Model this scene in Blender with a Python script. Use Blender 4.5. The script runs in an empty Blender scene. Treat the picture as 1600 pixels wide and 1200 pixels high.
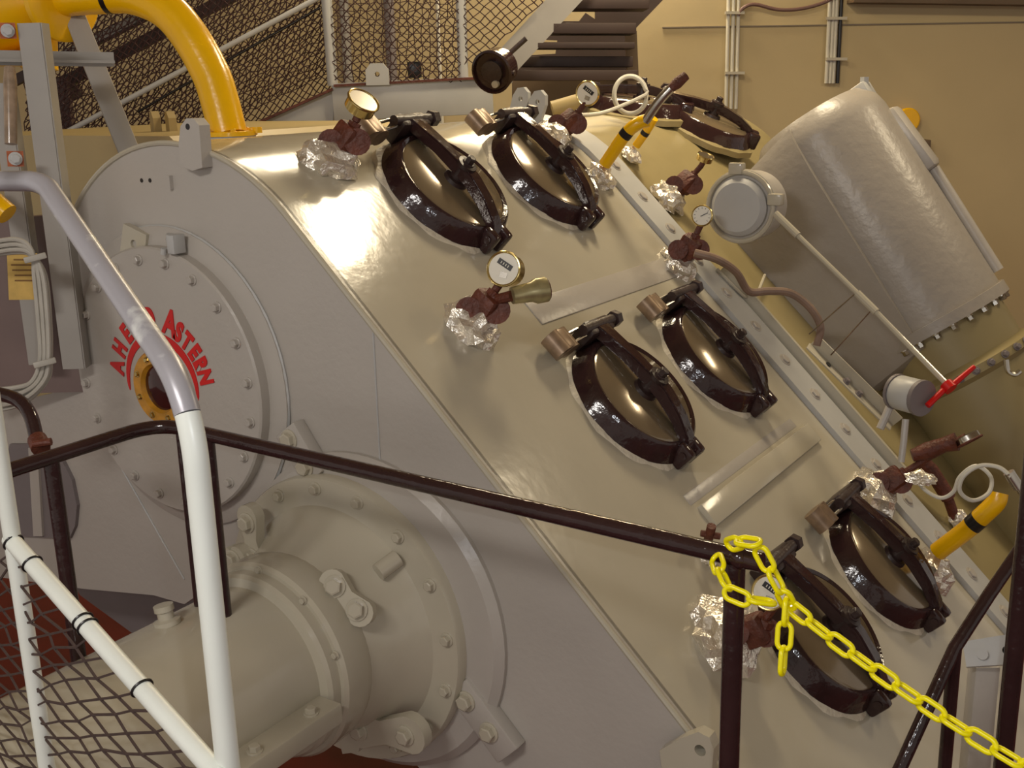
import bpy, bmesh, math, random
from mathutils import Vector as V, Matrix as M
random.seed(7)
PI = math.pi
SC = bpy.context.scene
COL = SC.collection
rnd = random.uniform

# ------------------------------------------------------------------ camera
FPX = 1750.0
CAM_R = V((0.835, 0.550, -0.025)); CAM_F = V((-0.537, 0.803, -0.259)).normalized()
CAM_R = (CAM_R - CAM_F*CAM_R.dot(CAM_F)).normalized()
CAM_U = CAM_R.cross(CAM_F).normalized()
CAM = V((0, -2.0, 2.8))
cd = bpy.data.cameras.new('camera'); co = bpy.data.objects.new('camera', cd); COL.objects.link(co)
cd.sensor_width = 36.0; cd.lens = FPX/1600*36.0; cd.clip_start = 0.02
co.matrix_world = M((( CAM_R.x, CAM_U.x, -CAM_F.x, CAM.x), (CAM_R.y, CAM_U.y, -CAM_F.y, CAM.y),
                     (CAM_R.z, CAM_U.z, -CAM_F.z, CAM.z), (0, 0, 0, 1)))
SC.camera = co
# ------------------------------------------------------------------ world, lights, exposure
SC.view_settings.view_transform = 'Standard'; SC.view_settings.look = 'None'
SC.view_settings.gamma = 1.0; SC.view_settings.exposure = 0.18
w = bpy.data.worlds.new('world'); SC.world = w; w.use_nodes = True
w.node_tree.nodes['Background'].inputs[0].default_value = (1.0, 0.90, 0.80, 1)
w.node_tree.nodes['Background'].inputs[1].default_value = 0.42

def light(name, kind, loc, target, energy, color, size=0.1, size_y=None):
    l = bpy.data.lights.new(name, kind); o = bpy.data.objects.new(name, l); COL.objects.link(o)
    l.energy = energy; l.color = color; o.location = loc
    if kind == 'AREA':
        l.size = size
        if size_y: l.shape = 'RECTANGLE'; l.size_y = size_y
    else: l.shadow_soft_size = size
    o.rotation_euler = (V(target) - V(loc)).to_track_quat('-Z', 'Y').to_euler()
    return o
WARM = (1.0, 0.83, 0.56)
light('ceiling_lamp_light', 'AREA', (-1.75, 2.3, 4.42), (-1.75, 2.3, 0), 42, WARM, 0.6, 0.4)
light('ceiling_lamp_light', 'AREA', (-3.4, 2.35, 4.42), (-3.4, 2.35, 0), 26, WARM, 0.6, 0.4)
light('ceiling_lamp_light', 'AREA', (0.6, 3.4, 4.42), (0.6, 3.4, 0), 30, WARM, 0.8, 0.4)
light('ceiling_lamp_light', 'AREA', (-3.6, 4.6, 4.42), (-3.6, 4.6, 0), 60, WARM, 0.8, 0.4)
light('ceiling_lamp_light', 'AREA', (-1.2, -3.4, 4.42), (-1.9, 0, 1.6), 75, (1.0, 0.95, 0.90), 1.2, 0.5)
light('camera_flash_light', 'POINT', CAM + CAM_R*0.055 + CAM_U*0.045, CAM + CAM_F, 20, (0.90, 0.94, 1.0), 0.012)

# ------------------------------------------------------------------ placing helpers
def ray(px, py): return CAM_R*((px-800)/FPX) + CAM_U*((600-py)/FPX) + CAM_F
def PD(px, py, dep): return CAM + ray(px, py)*dep
def PP(px, py, P0, n):
    r = ray(px, py); return CAM + r*((V(P0)-CAM).dot(n)/r.dot(n))
def PY(px, py, Y=0.0): return PP(px, py, (0, Y, 0), V((0, 1, 0)))
def PZ(px, py, Z): return PP(px, py, (0, 0, Z), V((0, 0, 1)))
FH = V((CAM_F.x, CAM_F.y, 0)).normalized(); RH = V((FH.y, -FH.x, 0))
def PB(px, py, dist): return PP(px, py, CAM + FH*dist, FH)
def toward_cam(P): return (CAM - P).normalized()
S0 = V((-1.844, 0, 2.348)); D = V((.7135, 0, -.7007)).normalized(); YV = V((0, 1, 0)); N = D.cross(YV)
def S(s, y, n=0.0): return S0 + D*s + YV*y + N*n
def PS(px, py, n=0.0): return PP(px, py, S0 + N*n, N)
def frame(P, z, x=None):
    z = V(z).normalized(); x = V(x) if x is not None else (V((1, 0, 0)) if abs(z.x) < .9 else V((0, 1, 0)))
    x = (x - z*x.dot(z)).normalized(); y = z.cross(x)
    return M(((x.x, y.x, z.x, P[0]), (x.y, y.y, z.y, P[1]), (x.z, y.z, z.z, P[2]), (0, 0, 0, 1)))

# ------------------------------------------------------------------ materials
def lin(c): return tuple(((v/255)/12.92 if v/255 <= .04045 else ((v/255+.055)/1.055)**2.4) for v in c) + (1,)
def mat(name, rgb, rough=.4, metal=0.0, var=.06, scale=6.0, bump=0.0, bscale=60.0, rgb2=None, thr=None, coat=0.0):
    m = bpy.data.materials.new(name); m.use_nodes = True; nt = m.node_tree; b = nt.nodes['Principled BSDF']
    b.inputs['Roughness'].default_value = rough; b.inputs['Metallic'].default_value = metal
    if coat: b.inputs['Coat Weight'].default_value = coat; b.inputs['Coat Roughness'].default_value = .08
    tc = nt.nodes.new('ShaderNodeTexCoord')
    nz = nt.nodes.new('ShaderNodeTexNoise'); nz.inputs['Scale'].default_value = scale; nz.inputs['Detail'].default_value = 5
    nt.links.new(tc.outputs['Object'], nz.inputs['Vector'])
    cr = nt.nodes.new('ShaderNodeValToRGB'); c = lin(rgb)
    if rgb2:
        c2 = lin(rgb2); t = thr or .5
        cr.color_ramp.elements[0].position = t-.05; cr.color_ramp.elements[1].position = t+.05
        cr.color_ramp.elements[0].color = c; cr.color_ramp.elements[1].color = c2
    else:
        cr.color_ramp.elements[0].position = .3; cr.color_ramp.elements[1].position = .7
        cr.color_ramp.elements[0].color = tuple(v*(1-var) for v in c[:3]) + (1,)
        cr.color_ramp.elements[1].color = tuple(min(1, v*(1+var)) for v in c[:3]) + (1,)
    nt.links.new(nz.outputs['Fac'], cr.inputs['Fac']); nt.links.new(cr.outputs['Color'], b.inputs['Base Color'])
    if bump:
        n2 = nt.nodes.new('ShaderNodeTexNoise'); n2.inputs['Scale'].default_value = bscale; n2.inputs['Detail'].default_value = 3
        nt.links.new(tc.outputs['Object'], n2.inputs['Vector'])
        bp = nt.nodes.new('ShaderNodeBump'); bp.inputs['Strength'].default_value = bump; bp.inputs['Distance'].default_value = .01
        nt.links.new(n2.outputs['Fac'], bp.inputs['Height']); nt.links.new(bp.outputs['Normal'], b.inputs['Normal'])
    return m
GREY = mat('grey_enamel', (176, 170, 162), .30, var=.04, scale=3, bump=.10, bscale=45)
CREAM = mat('grey_enamel_warm_tint', (183, 176, 158), .15, var=.04, scale=4, bump=.05, bscale=24)  # casing paint again, with the warm lamp light tinted into this copy
DGREY = mat('dark_grey_paint_and_shade', (120, 112, 112), .5, var=.05)  # also holds the shade of the sump and of the end plate opening
LGREY = mat('light_grey_enamel', (180, 180, 178), .4, var=.05)
FGREY = mat('frame_grey_enamel', (158, 154, 148), .45, var=.06)
TAN = mat('tan_enamel', (172, 152, 104), .45, var=.06, scale=3)
GREYT = mat('brushed_grey_enamel', (158, 151, 142), .34, var=.06, scale=4, bump=.25, bscale=30)
OLIVE = mat('olive_tan_enamel', (150, 136, 96), .45, var=.05)
WALL = mat('cream_wall_paint', (188, 170, 130), .75, var=.05, scale=1.2, bump=.1, bscale=20)
BLACK = mat('black_gloss_enamel', (50, 32, 32), .13, var=.2, scale=9, bump=.25, bscale=30)  # black lifted towards brown, so haze is part of the base colour
BLACKM = mat('black_worn_enamel', (52, 38, 36), .38, var=.3, scale=12, bump=.3, bscale=40)
PLATE = mat('glossy_lid_reflected_tan', (124, 109, 86), .17, metal=.3, var=.12, scale=5, coat=.4)  # tan mirrored by the dark lids is put into their base colour
RUST = mat('brown_rusty_iron', (92, 44, 28), .55, var=.35, scale=25, bump=.5, bscale=80)
YEL = mat('yellow_enamel', (240, 184, 4), .25, var=.05, scale=8, bump=.08)
CHAIN = mat('yellow_plastic', (250, 238, 0), .3, var=.02)
RED = mat('red_enamel', (205, 10, 8), .4, var=.08)
FLOORM = mat('red_deck_paint', (104, 24, 22), .4, var=.2, scale=3)
WHITE = mat('white_enamel', (226, 230, 222), .35, var=.03, scale=10)
WORN = mat('worn_bare_rail_metal', (168, 166, 172), .33, metal=.25, var=.15, scale=14, rgb2=(228, 230, 226), thr=.62)
FOIL = mat('aluminium_foil', (235, 228, 214), .26, metal=.7, var=.1, scale=30, bump=.6, bscale=70)
STEEL = mat('bright_steel', (190, 185, 175), .25, metal=1.0, var=.1, scale=30)
BRASS = mat('brass', (204, 182, 120), .22, metal=1.0, var=.1, scale=30)
DIRTYB = mat('yellow_brown_enamel', (190, 135, 40), .3, var=.25, scale=30)
GLASSD = mat('dark_sight_glass', (60, 22, 20), .08, var=.3, scale=20)
DIALW = mat('white_dial', (225, 220, 205), .25, var=.03)
DARK = mat('near_black_plastic', (22, 18, 20), .35, var=.1)
ROPE = mat('dark_net_cord', (62, 38, 36), .8, var=.2, scale=60)
ROPE2 = mat('grey_brown_net_cord', (66, 50, 46), .8, var=.2, scale=60)
CABLE = mat('grey_cable_sheath', (170, 165, 155), .45, var=.08, scale=20)
CABLEW = mat('pale_hose', (200, 196, 182), .4, var=.05)
BRONZE = mat('dull_brass_lock', (140, 118, 96), .38, metal=.35, var=.2, scale=40)
CAULK = mat('smeared_pale_caulk', (205, 196, 176), .5, var=.08, scale=20, bump=.5, bscale=60)
PAPER = mat('yellowed_paper_notice', (205, 170, 90), .6, var=.1, scale=40)
TREAD = mat('dark_brown_tread', (58, 42, 36), .6, var=.15)
BPANEL = mat('brown_panel', (98, 80, 60), .6, var=.1)
SMUDGE = mat('dark_grey_stain', (120, 108, 92), .5, var=.1)

# ------------------------------------------------------------------ mesh helpers
WM = {}
def wmat(o): return WM.get(o.name, M.Identity(4)) if o is not None else M.Identity(4)
def obj(name, bm, m, parent=None, smooth=True, mw=None):
    """bm is in world space, or in the local space mw"""
    me = bpy.data.meshes.new(name)
    base = mw if mw is not None else wmat(parent)
    if mw is None and parent is not None: bm.transform(base.inverted())
    bmesh.ops.recalc_face_normals(bm, faces=bm.faces[:])
    if smooth:
        for f in bm.faces: f.smooth = True
        for e in bm.edges:
            if len(e.link_faces) == 2 and e.calc_face_angle(0) > .6: e.smooth = False
    bm.to_mesh(me); bm.free(); me.materials.append(m)
    o = bpy.data.objects.new(name, me); COL.objects.link(o)
    if parent is not None: o.parent = parent; o.matrix_local = wmat(parent).inverted() @ base
    else: o.matrix_world = base
    WM[o.name] = base.copy()
    return o
def inst(name, me, parent, mw):
    o = bpy.data.objects.new(name, me); COL.objects.link(o)
    o.parent = parent; o.matrix_local = wmat(parent).inverted() @ mw; WM[o.name] = mw.copy(); return o
def tag(o, label, cat, group=None):
    o['label'] = label; o['category'] = cat
    if group: o['group'] = group
    return o
def thing(name, label, cat, at, group=None):
    o = bpy.data.objects.new(name, None); COL.objects.link(o); o.empty_display_size = .05
    mw = at if isinstance(at, M) else M.Translation(V(at))
    o.matrix_world = mw; WM[o.name] = mw.copy()
    return tag(o, label, cat, group)
def struct(name, bm, m):
    o = obj(name, bm, m); o['kind'] = 'structure'; return o
def nb(): return bmesh.new()
def box(bm, mw, sx, sy, sz, bev=0.0):
    r = bmesh.ops.create_cube(bm, size=1.0, matrix=mw @ M.Diagonal((sx, sy, sz, 1)))
    if bev:
        es = list({e for v in r['verts'] for e in v.link_edges})
        bmesh.ops.bevel(bm, geom=es, offset=bev, segments=2, affect='EDGES', profile=.5)
    return bm
def ring(bm, P, x, y, r, n): return [bm.verts.new(P + x*(r*math.cos(2*PI*i/n)) + y*(r*math.sin(2*PI*i/n))) for i in range(n)]
def bridge(bm, a, b):
    n = len(a)
    for i in range(n): bm.faces.new((a[i], a[(i+1) % n], b[(i+1) % n], b[i]))
def smooth_path(pts, sub=6):
    P = [V(p) for p in pts]; out = []
    for i in range(len(P)-1):
        p0 = P[i-1] if i else P[0]*2-P[1]; p1, p2 = P[i], P[i+1]; p3 = P[i+2] if i+2 < len(P) else P[-1]*2-P[-2]
        for k in range(sub):
            t = k/sub
            out.append(.5*((2*p1) + (p2-p0)*t + (2*p0-5*p1+4*p2-p3)*t*t + (3*p1-p0-3*p2+p3)*t**3))
    out.append(P[-1]); return out
def tube(bm, pts, r, n=12, caps=True, closed=False):
    pts = [V(p) for p in pts]; L = len(pts); rr = r if isinstance(r, (list, tuple)) else [r]*L
    t0 = (pts[1]-pts[0]).normalized(); x = t0.orthogonal().normalized(); rings = []
    for i, p in enumerate(pts):
        if closed: t = (pts[(i+1) % L]-pts[i-1]).normalized()
        else: t = (pts[min(i+1, L-1)]-pts[max(i-1, 0)]).normalized()
        x = (x - t*x.dot(t)).normalized(); y = t.cross(x)
        rings.append(ring(bm, p, x, y, rr[i], n))
    for i in range(L-1): bridge(bm, rings[i], rings[i+1])
    if closed: 
        a, b = rings[-1], rings[0]; k = min(range(n), key=lambda j: (a[0].co-b[j].co).length)
        bridge(bm, a, b[k:]+b[:k])
    elif caps: bm.faces.new(rings[0][::-1]); bm.faces.new(rings[-1])
    return bm
def fillet(pts, rad, seg=7):
    P = [V(p) for p in pts]; out = [P[0]]
    for i in range(1, len(P)-1):
        a = (P[i-1]-P[i]); b = (P[i+1]-P[i]); ang = a.angle(b); d = min(rad/math.tan(ang/2), a.length*.48, b.length*.48)
        pa = P[i]+a.normalized()*d; pb = P[i]+b.normalized()*d
        for k in range(seg+1):
            t = k/seg; out.append(pa*(1-t)**2 + P[i]*2*t*(1-t) + pb*t*t)
    out.append(P[-1]); return out
def lathe(bm, mw, prof, n=32, cap=True):
    """profile [(r,z)..] about local z"""
    x, y, z, o = [mw.col[i].to_3d() for i in range(4)]; prev = None; first = None
    for r, h in prof:
        rg = ring(bm, o+z*h, x, y, max(r, 1e-4), n)
        if prev: bridge(bm, prev, rg)
        else: first = rg
        prev = rg
    if cap: bm.faces.new(first[::-1]); bm.faces.new(prev)
    return bm
def prism(bm, pts, off):
    a = [bm.verts.new(V(p)) for p in pts]; b = [bm.verts.new(V(p)+V(off)) for p in pts]
    bm.faces.new(a[::-1]); bm.faces.new(b); bridge(bm, a, b); return bm
def beam(bm, A, B, wd, ht, up=(0, 0, 1), bev=0.0):
    A, B = V(A), V(B); z = (B-A).normalized(); x = V(up).cross(z).normalized()
    return box(bm, frame((A+B)/2, z, x), wd, ht, (B-A).length, bev)
def plate_hole(bm, mw, outline, hx, hy, hr, th, n=20):
    """flat plate in local xy with a round hole, star-shaped outline around the hole"""
    def at(ang):
        best = None; d = V((math.cos(ang), math.sin(ang)))
        L = len(outline)
        for i in range(L):
            a = V(outline[i])-V((hx, hy)); b = V(outline[(i+1) % L])-V((hx, hy)); e = b-a
            det = d.x*(-e.y)+e.x*d.y
            if abs(det) < 1e-9: continue
            t = (a.x*(-e.y)+e.x*a.y)/det; u = (d.x*a.y-d.y*a.x)/det
            if t > 0 and -1e-6 <= u <= 1+1e-6 and (best is None or t < best): best = t
        return V((hx, hy))+d*(best or hr*2)
    angs = sorted([2*PI*i/n for i in range(n)]+[math.atan2(p[1]-hy, p[0]-hx) % (2*PI) for p in outline])
    O = [at(a) for a in angs]; H = [V((hx+hr*math.cos(a), hy+hr*math.sin(a))) for a in angs]
    R = []
    for z in (0, th):
        R.append([bm.verts.new(mw @ V((p.x, p.y, z))) for p in O]); R.append([bm.verts.new(mw @ V((p.x, p.y, z))) for p in H])
    bridge(bm, R[0], R[1]); bridge(bm, R[3], R[2]); bridge(bm, R[2], R[0]); bridge(bm, R[1], R[3])
    bmesh.ops.remove_doubles(bm, verts=bm.verts[:], dist=1e-6)
    return bm
def crumple(bm, mw, sx, sy, sz, amp=.2, seed=1, sub=3):
    rg = random.Random(seed); r = bmesh.ops.create_icosphere(bm, subdivisions=sub, radius=1.0)
    from mathutils import noise
    for v in r['verts']:
        p = v.co.copy(); k = 1+amp*noise.noise(p*2.2+V((seed, 0, 0)))*1.6+amp*.7*noise.noise(p*6+V((0, seed, 0)))+rg.uniform(-.3, .3)*amp
        if p.z < 0: p.z *= .15
        v.co = mw @ V((p.x*k*sx, p.y*k*sy, p.z*k*sz))
    return bm

def hexmesh(name, r, h, m, washer=True):
    bm = nb()
    if washer: lathe(bm, M.Identity(4), [(r*1.35, 0), (r*1.35, h*.2), (r*1.25, h*.25)], 16)
    hexr = ring(bm, V((0, 0, h*.2)), V((1, 0, 0)), V((0, 1, 0)), r, 6); h2 = ring(bm, V((0, 0, h*.9)), V((1, 0, 0)), V((0, 1, 0)), r, 6)
    h3 = ring(bm, V((0, 0, h)), V((1, 0, 0)), V((0, 1, 0)), r*.8, 6)
    bridge(bm, hexr, h2); bridge(bm, h2, h3); bm.faces.new(h3); bm.faces.new(hexr[::-1])
    bmesh.ops.recalc_face_normals(bm, faces=bm.faces[:])
    me = bpy.data.meshes.new(name); bm.to_mesh(me); bm.free(); me.materials.append(m); return me
BOLT_G = hexmesh('bolt', .011, .016, GREY); BOLT_C = hexmesh('bolt', .013, .016, CREAM); BOLT_B = hexmesh('bolt', .02, .02, CREAM)
BOLT_K = hexmesh('bolt', .014, .024, BLACKM); BOLT_S = hexmesh('bolt', .013, .022, STEEL); BOLT_L = hexmesh('bolt', .013, .012, LGREY)
BOLT_D = hexmesh('bolt', .011, .016, DGREY); BOLT_NK = hexmesh('bolt', .008, .01, CREAM); BOLT_YF = hexmesh('bolt', .008, .01, YEL); BOLT_BR = hexmesh('bolt', .007, .008, BRASS); BOLT_T = hexmesh('bolt', .018, .009, GREY)
def bolt(parent, P, n, me=BOLT_G, name='bolt'): return inst(name, me, parent, frame(P, n, V((rnd(-1, 1), rnd(-1, 1), rnd(-1, 1)))))

# ================================================================== SETTING
bm = nb(); box(bm, M.Translation((-1.5, 3, -.05)), 16, 16, .1); struct('floor', bm, FLOORM)
bm = nb(); box(bm, M.Translation((-1.5, 3, 4.6)), 16, 16, .1); struct('ceiling', bm, WALL)
WD = 7.6
c = CAM + FH*(WD+.06); c.z = 2.2
bm = nb(); box(bm, frame(c, (0, 0, 1), RH), 15, .12, 5.0); struct('wall_back', bm, WALL)
# panel seam, dark head beam
a = PB(1035, 43, WD-.005); b = PB(1900, 30, WD-.005)
bm = nb(); beam(bm, a, b, .012, .008); struct('trim_1', bm, SMUDGE)
a = PB(1330, -12, WD-.08); b = PB(1900, -4, WD-.08)
bm = nb(); beam(bm, a, b, .16, .13); struct('trim_2', bm, BPANEL)

# ================================================================== GEAR CASING
C0 = V((-2.41, 0, 2.083)); R0 = .59
def profile(s_end=2.6, y=0.0, r=R0, n0=0.0):
    pts = []
    a1 = math.atan2(N.z, N.x)
    for i in range(33):
        a = PI + (a1-PI)*i/32; q = .955 if math.cos(a) < 0 else 1
        pts.append(V((C0.x+(r+n0)*math.cos(a)*q, y, C0.z+(r+n0)*math.sin(a))))
    e = S(0, y, n0)
    base = C0 + N*(R0+n0); base.y = y
    L = (S(s_end, y, n0)-base).dot(D)
    for i in range(1, 27): pts.append(base + D*(L*i/26))
    return pts
casing = thing('gear_casing', 'large grey reduction gear casing with rounded top, flat end and sloping hatch-covered side', 'gear casing', (-1.6, .8, .0))
# swept top cover as a thick shell
def sweep(bm, y0, y1, t=.25, s_end=2.6, n0=0.0, ny=6):
    rows = []
    for k in range(ny+1):
        y = y0+(y1-y0)*k/ny
        o = profile(s_end, y, n0=n0); i_ = profile(s_end, y, n0=n0-t)
        rows.append(([bm.verts.new(p) for p in o], [bm.verts.new(p) for p in i_]))
    for (a, b), (c_, d) in zip(rows, rows[1:]):
        for i in range(len(a)-1):
            bm.faces.new((a[i], a[i+1], c_[i+1], c_[i])); bm.faces.new((b[i+1], b[i], d[i], d[i+1]))
        bm.faces.new((a[0], c_[0], d[0], b[0])); bm.faces.new((a[-1], b[-1], d[-1], c_[-1]))
    for a, b in (rows[0], rows[-1]):
        for i in range(len(a)-1): bm.faces.new((a[i], b[i], b[i+1], a[i+1]))
    return bm
bm = nb(); sweep(bm, .02, 1.62); obj('top_cover', bm, CREAM, casing)
bm = nb(); sweep(bm, 1.62, 3.35, s_end=2.6, n0=-.012); obj('rear_cover', bm, OLIVE, casing)
# end plate
pr = [p for p in profile(2.6)]
def xz(px, py): p = PY(px, py); return V((p.x, 0, p.z))
low = [V((.02, 0, .5)), V((-1.3, 0, .5)), xz(655, 1200), xz(560, 1080), xz(450, 960), xz(345, 905), xz(288, 944), xz(240, 930), xz(130, 920), xz(0, 902), xz(-30, 640), xz(92, 612)]
poly = pr + low
bm = nb(); prism(bm, poly, (0, .03, 0)); bmesh.ops.triangulate(bm, faces=[f for f in bm.faces if len(f.verts) > 4]); obj('end_plate', bm, GREY, casing, smooth=False)
bm = nb(); tube(bm, [p+V((0, 0, .0)) for p in pr[6:]], .0075, 8); obj('weld_bead', bm, CREAM, casing)
# vertical weld seam on the end plate
bm = nb(); tube(bm, [PY(583, 520, -.001), PY(596, 762, -.001)], .0025, 6); obj('weld_seam', bm, LGREY, casing)
bm = nb(); tube(bm, [PY(172, 700, -.001), PY(288, 905, -.001)], .003, 6); obj('weld_seam', bm, LGREY, casing)
# lifting lug on the end plate
bm = nb(); q = [(281, 258), (279, 225), (282, 197), (291, 185), (302, 185), (311, 196), (316, 262), (300, 267)]
P = [PY(x, y, -.035) for x, y in q]; prism(bm, P, (0, .035, 0))
lug = obj('lifting_lug', bm, GREY, casing, smooth=False)
bm = nb(); p = PY(293, 198, -.0355); tube(bm, [p, p+V((0, .002, 0))], .008, 12); obj('lug_hole', bm, DARK, lug)
for px in (221, 234):
    bm = nb(); p = PY(px, 282, -.001); tube(bm, [p, p+V((0, .002, 0))], .006, 12); obj('plug_hole', bm, DARK, casing)
bm = nb(); box(bm, frame(PY(266, 285, -.006), (0, -1, 0), (0, 0, 1)), .035, .01, .012); obj('locating_block', bm, GREY, casing)
# foot lug at the low end
bm = nb(); A = PY(1070, 1145, -.02); mw = frame(A, (0, -1, 0), (1, 0, 0))
ol = []
for x, y in [(1040, 1162), (1074, 1143), (1100, 1133), (1117, 1142), (1124, 1160), (1122, 1185), (1108, 1240), (1050, 1245)]:
    q = mw.inverted() @ PY(x, y, -.02); ol.append((q.x, q.y))
h = mw.inverted() @ PY(1103, 1162, -.02)
if sum(ol[i][0]*ol[(i+1) % 8][1]-ol[(i+1) % 8][0]*ol[i][1] for i in range(8)) < 0: ol = ol[::-1]
plate_hole(bm, mw, ol, h.x, h.y, .013, .03); lug2 = obj('foot_lug', bm, CREAM, casing, smooth=False)
bm = nb(); p = PY(1103, 1162, -.021); tube(bm, [p, p+V((0, .004, 0))], .0125, 14); obj('lug_hole', bm, DARK, lug2)
# sump set back under the left of the end plate; its shadow is in the dark grey
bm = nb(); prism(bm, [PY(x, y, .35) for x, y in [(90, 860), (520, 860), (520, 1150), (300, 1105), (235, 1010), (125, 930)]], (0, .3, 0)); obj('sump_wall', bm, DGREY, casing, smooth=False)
bm = nb(); prism(bm, [PY(x, y, -.012) for x, y in [(15, 694), (60, 694), (95, 716), (112, 750), (120, 790), (117, 822), (108, 842), (30, 838), (0, 760)]], (0, .012, 0)); dp = obj('opening_shade_plate', bm, DGREY, casing, smooth=False)  # raised plate; its dark grey paints the shade inside an opening
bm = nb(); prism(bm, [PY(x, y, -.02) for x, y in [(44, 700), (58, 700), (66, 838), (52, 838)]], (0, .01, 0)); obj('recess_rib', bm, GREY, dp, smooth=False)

# strap of the bolted joint over the slope
def on_profile(t):  # arc-length from tangent point: t>0 slope, t<0 arc
    base = C0 + N*R0
    if t >= 0: return base + D*t, N
    a = math.atan2(N.z, N.x) - t/R0; n = V((math.cos(a), 0, math.sin(a))); return C0+n*R0, n
st = []
bm = nb(); prev = None
for k in range(46):
    t = -.42 + k*(2.75+.42)/45; p, n = on_profile(t); d = 1.665
    y0, y1 = 1.585, 1.735
    row = [bm.verts.new(p+V((0, y0, 0))-n*.02), bm.verts.new(p+V((0, y0, 0))+n*.018), bm.verts.new(p+V((0, y1, 0))+n*.018), bm.verts.new(p+V((0, y1, 0))-n*.02)]
    if prev: bridge(bm, prev, row)
    else: bm.faces.new(row)
    prev = row
bm.faces.new(prev[::-1])
strap = obj('joint_strap', bm, LGREY, casing)
t = .02
while t < 2.5:
    p, n = on_profile(t); bolt(strap, p+V((0, 1.66, 0))+n*.018, n, BOLT_T); t += .155
bm = nb(); prev = None
for k in range(30):
    t = .55 + k*1.0/29; p, n = on_profile(t)
    row = [bm.verts.new(p+V((0, 1.75, 0))+n*v) for v in (-.02, .05)] + [bm.verts.new(p+V((0, 1.765, 0))+n*v) for v in (.05, -.02)]
    if prev: bridge(bm, prev, row)
    else: bm.faces.new(row)
    prev = row
bm.faces.new(prev[::-1]); obj('stiffener_rib', bm, CREAM, casing)
# welded flat bars
def sbar(s, y0, y1, wdt, th, m, name='welded_bar'):
    bm = nb(); box(bm, frame(S(s, (y0+y1)/2, th/2-.002), N, D), wdt, y1-y0, th, .003); return obj(name, bm, m, casing)
sbar(.25, .60, 1.50, .085, .010, GREY); sbar(.985, .62, 1.47, .07, .022, CREAM); sbar(.92, .60, 1.42, .035, .008, GREY)
# lifting lugs at the crown by the strap
for dx in (0, .075):
    bm = nb(); p, n = on_profile(-.40+dx); p = p+V((0, 1.60, 0)); mw = frame(p, (0, -1, 0), (1, 0, 0))
    o_ = [(-.045, -.03), (.045, -.03), (.05, .1), (.035, .14), (0, .155), (-.035, .14), (-.05, .1)]
    plate_hole(bm, mw @ M.Rotation(-.35, 4, 'Z'), [(x*.7, y*.8) for x, y in o_], 0, .08, .009, .02); obj('lifting_eye', bm, LGREY, casing, smooth=False)

# ================================================================== BEARING END COVER WITH ASTERN LETTERING
CC = V((-2.455, 0, 2.03))
cover = thing('bearing_end_cover', 'round bolted end cover with red ASTERN lettering and brown sight port', 'bearing cover', CC)
mw = frame(CC, (0, -1, 0), (1, 0, 0))
bm = nb(); lathe(bm, mw, [(.425, 0), (.425, .012), (.40, .02), (.375, .022), (.375, .05), (.37, .055), (.1, .055)], 64); obj('flange', bm, GREY, cover)
bm = nb(); tube(bm, [mw @ V((.423*math.cos(2*PI*i/48), .423*math.sin(2*PI*i/48), .004)) for i in range(48)], .006, 6, closed=True); obj('weld_ring', bm, LGREY, cover)
for i in range(20):
    a = 2*PI*(i+.4)/20; bolt(cover, mw @ V((.34*math.cos(a), .34*math.sin(a), .055)), (0, -1, 0), BOLT_G)
SPc = PY(252, 606, -.06); SPc.y = -.055
m2 = frame(SPc, (0, -1, 0), (1, 0, 0))
bm = nb(); lathe(bm, m2, [(.105, 0), (.105, .012), (.1, .018), (.07, .018), (.062, .004)], 40); sp = obj('sight_port_ring', bm, DIRTYB, cover)
bm = nb(); lathe(bm, m2, [(.064, 0), (.064, .006), (.055, .010), (.02, .014)], 32); obj('sight_glass', bm, GLASSD, sp)
for i in range(8):
    a = 2*PI*(i+.5)/8; bolt(sp, m2 @ V((.085*math.cos(a), .085*math.sin(a), .017)), (0, -1, 0), BOLT_BR)
bm = nb(); A1, A2 = -8, 190; up, lo = [], []
for k in range(41):
    t = k/40; a = math.radians(A1+(A2-A1)*t); wd = .011*math.sin(PI*min(1, max(0, t)))**.5+.001; rr = .142
    up.append(m2 @ V(((rr+wd)*math.cos(a), (rr+wd)*math.sin(a), .001))); lo.append(m2 @ V(((rr-wd)*math.cos(a), (rr-wd)*math.sin(a), .001)))
ua = [bm.verts.new(p+V((0, -.0015, 0))) for p in up]; la = [bm.verts.new(p+V((0, -.0015, 0))) for p in lo]
ub = [bm.verts.new(p+V((0, .003, 0))) for p in up]; lb = [bm.verts.new(p+V((0, .003, 0))) for p in lo]
for i in range(40):
    bm.faces.new((ua[i], ua[i+1], la[i+1], la[i])); bm.faces.new((ua[i], ub[i], ub[i+1], ua[i+1])); bm.faces.new((la[i], la[i+1], lb[i+1], lb[i]))
obj('painted_red_arc', bm, RED, cover)
def glyph(ch, size):
    cu = bpy.data.curves.new('glyph', 'FONT'); cu.body = ch; cu.size = size; cu.align_x = 'CENTER'; cu.extrude = .0012; cu.offset = .004
    o = bpy.data.objects.new('glyph', cu); COL.objects.link(o)
    dg = bpy.context.evaluated_depsgraph_get(); me = bpy.data.meshes.new_from_object(o.evaluated_get(dg))
    bpy.data.objects.remove(o); return me
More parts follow.
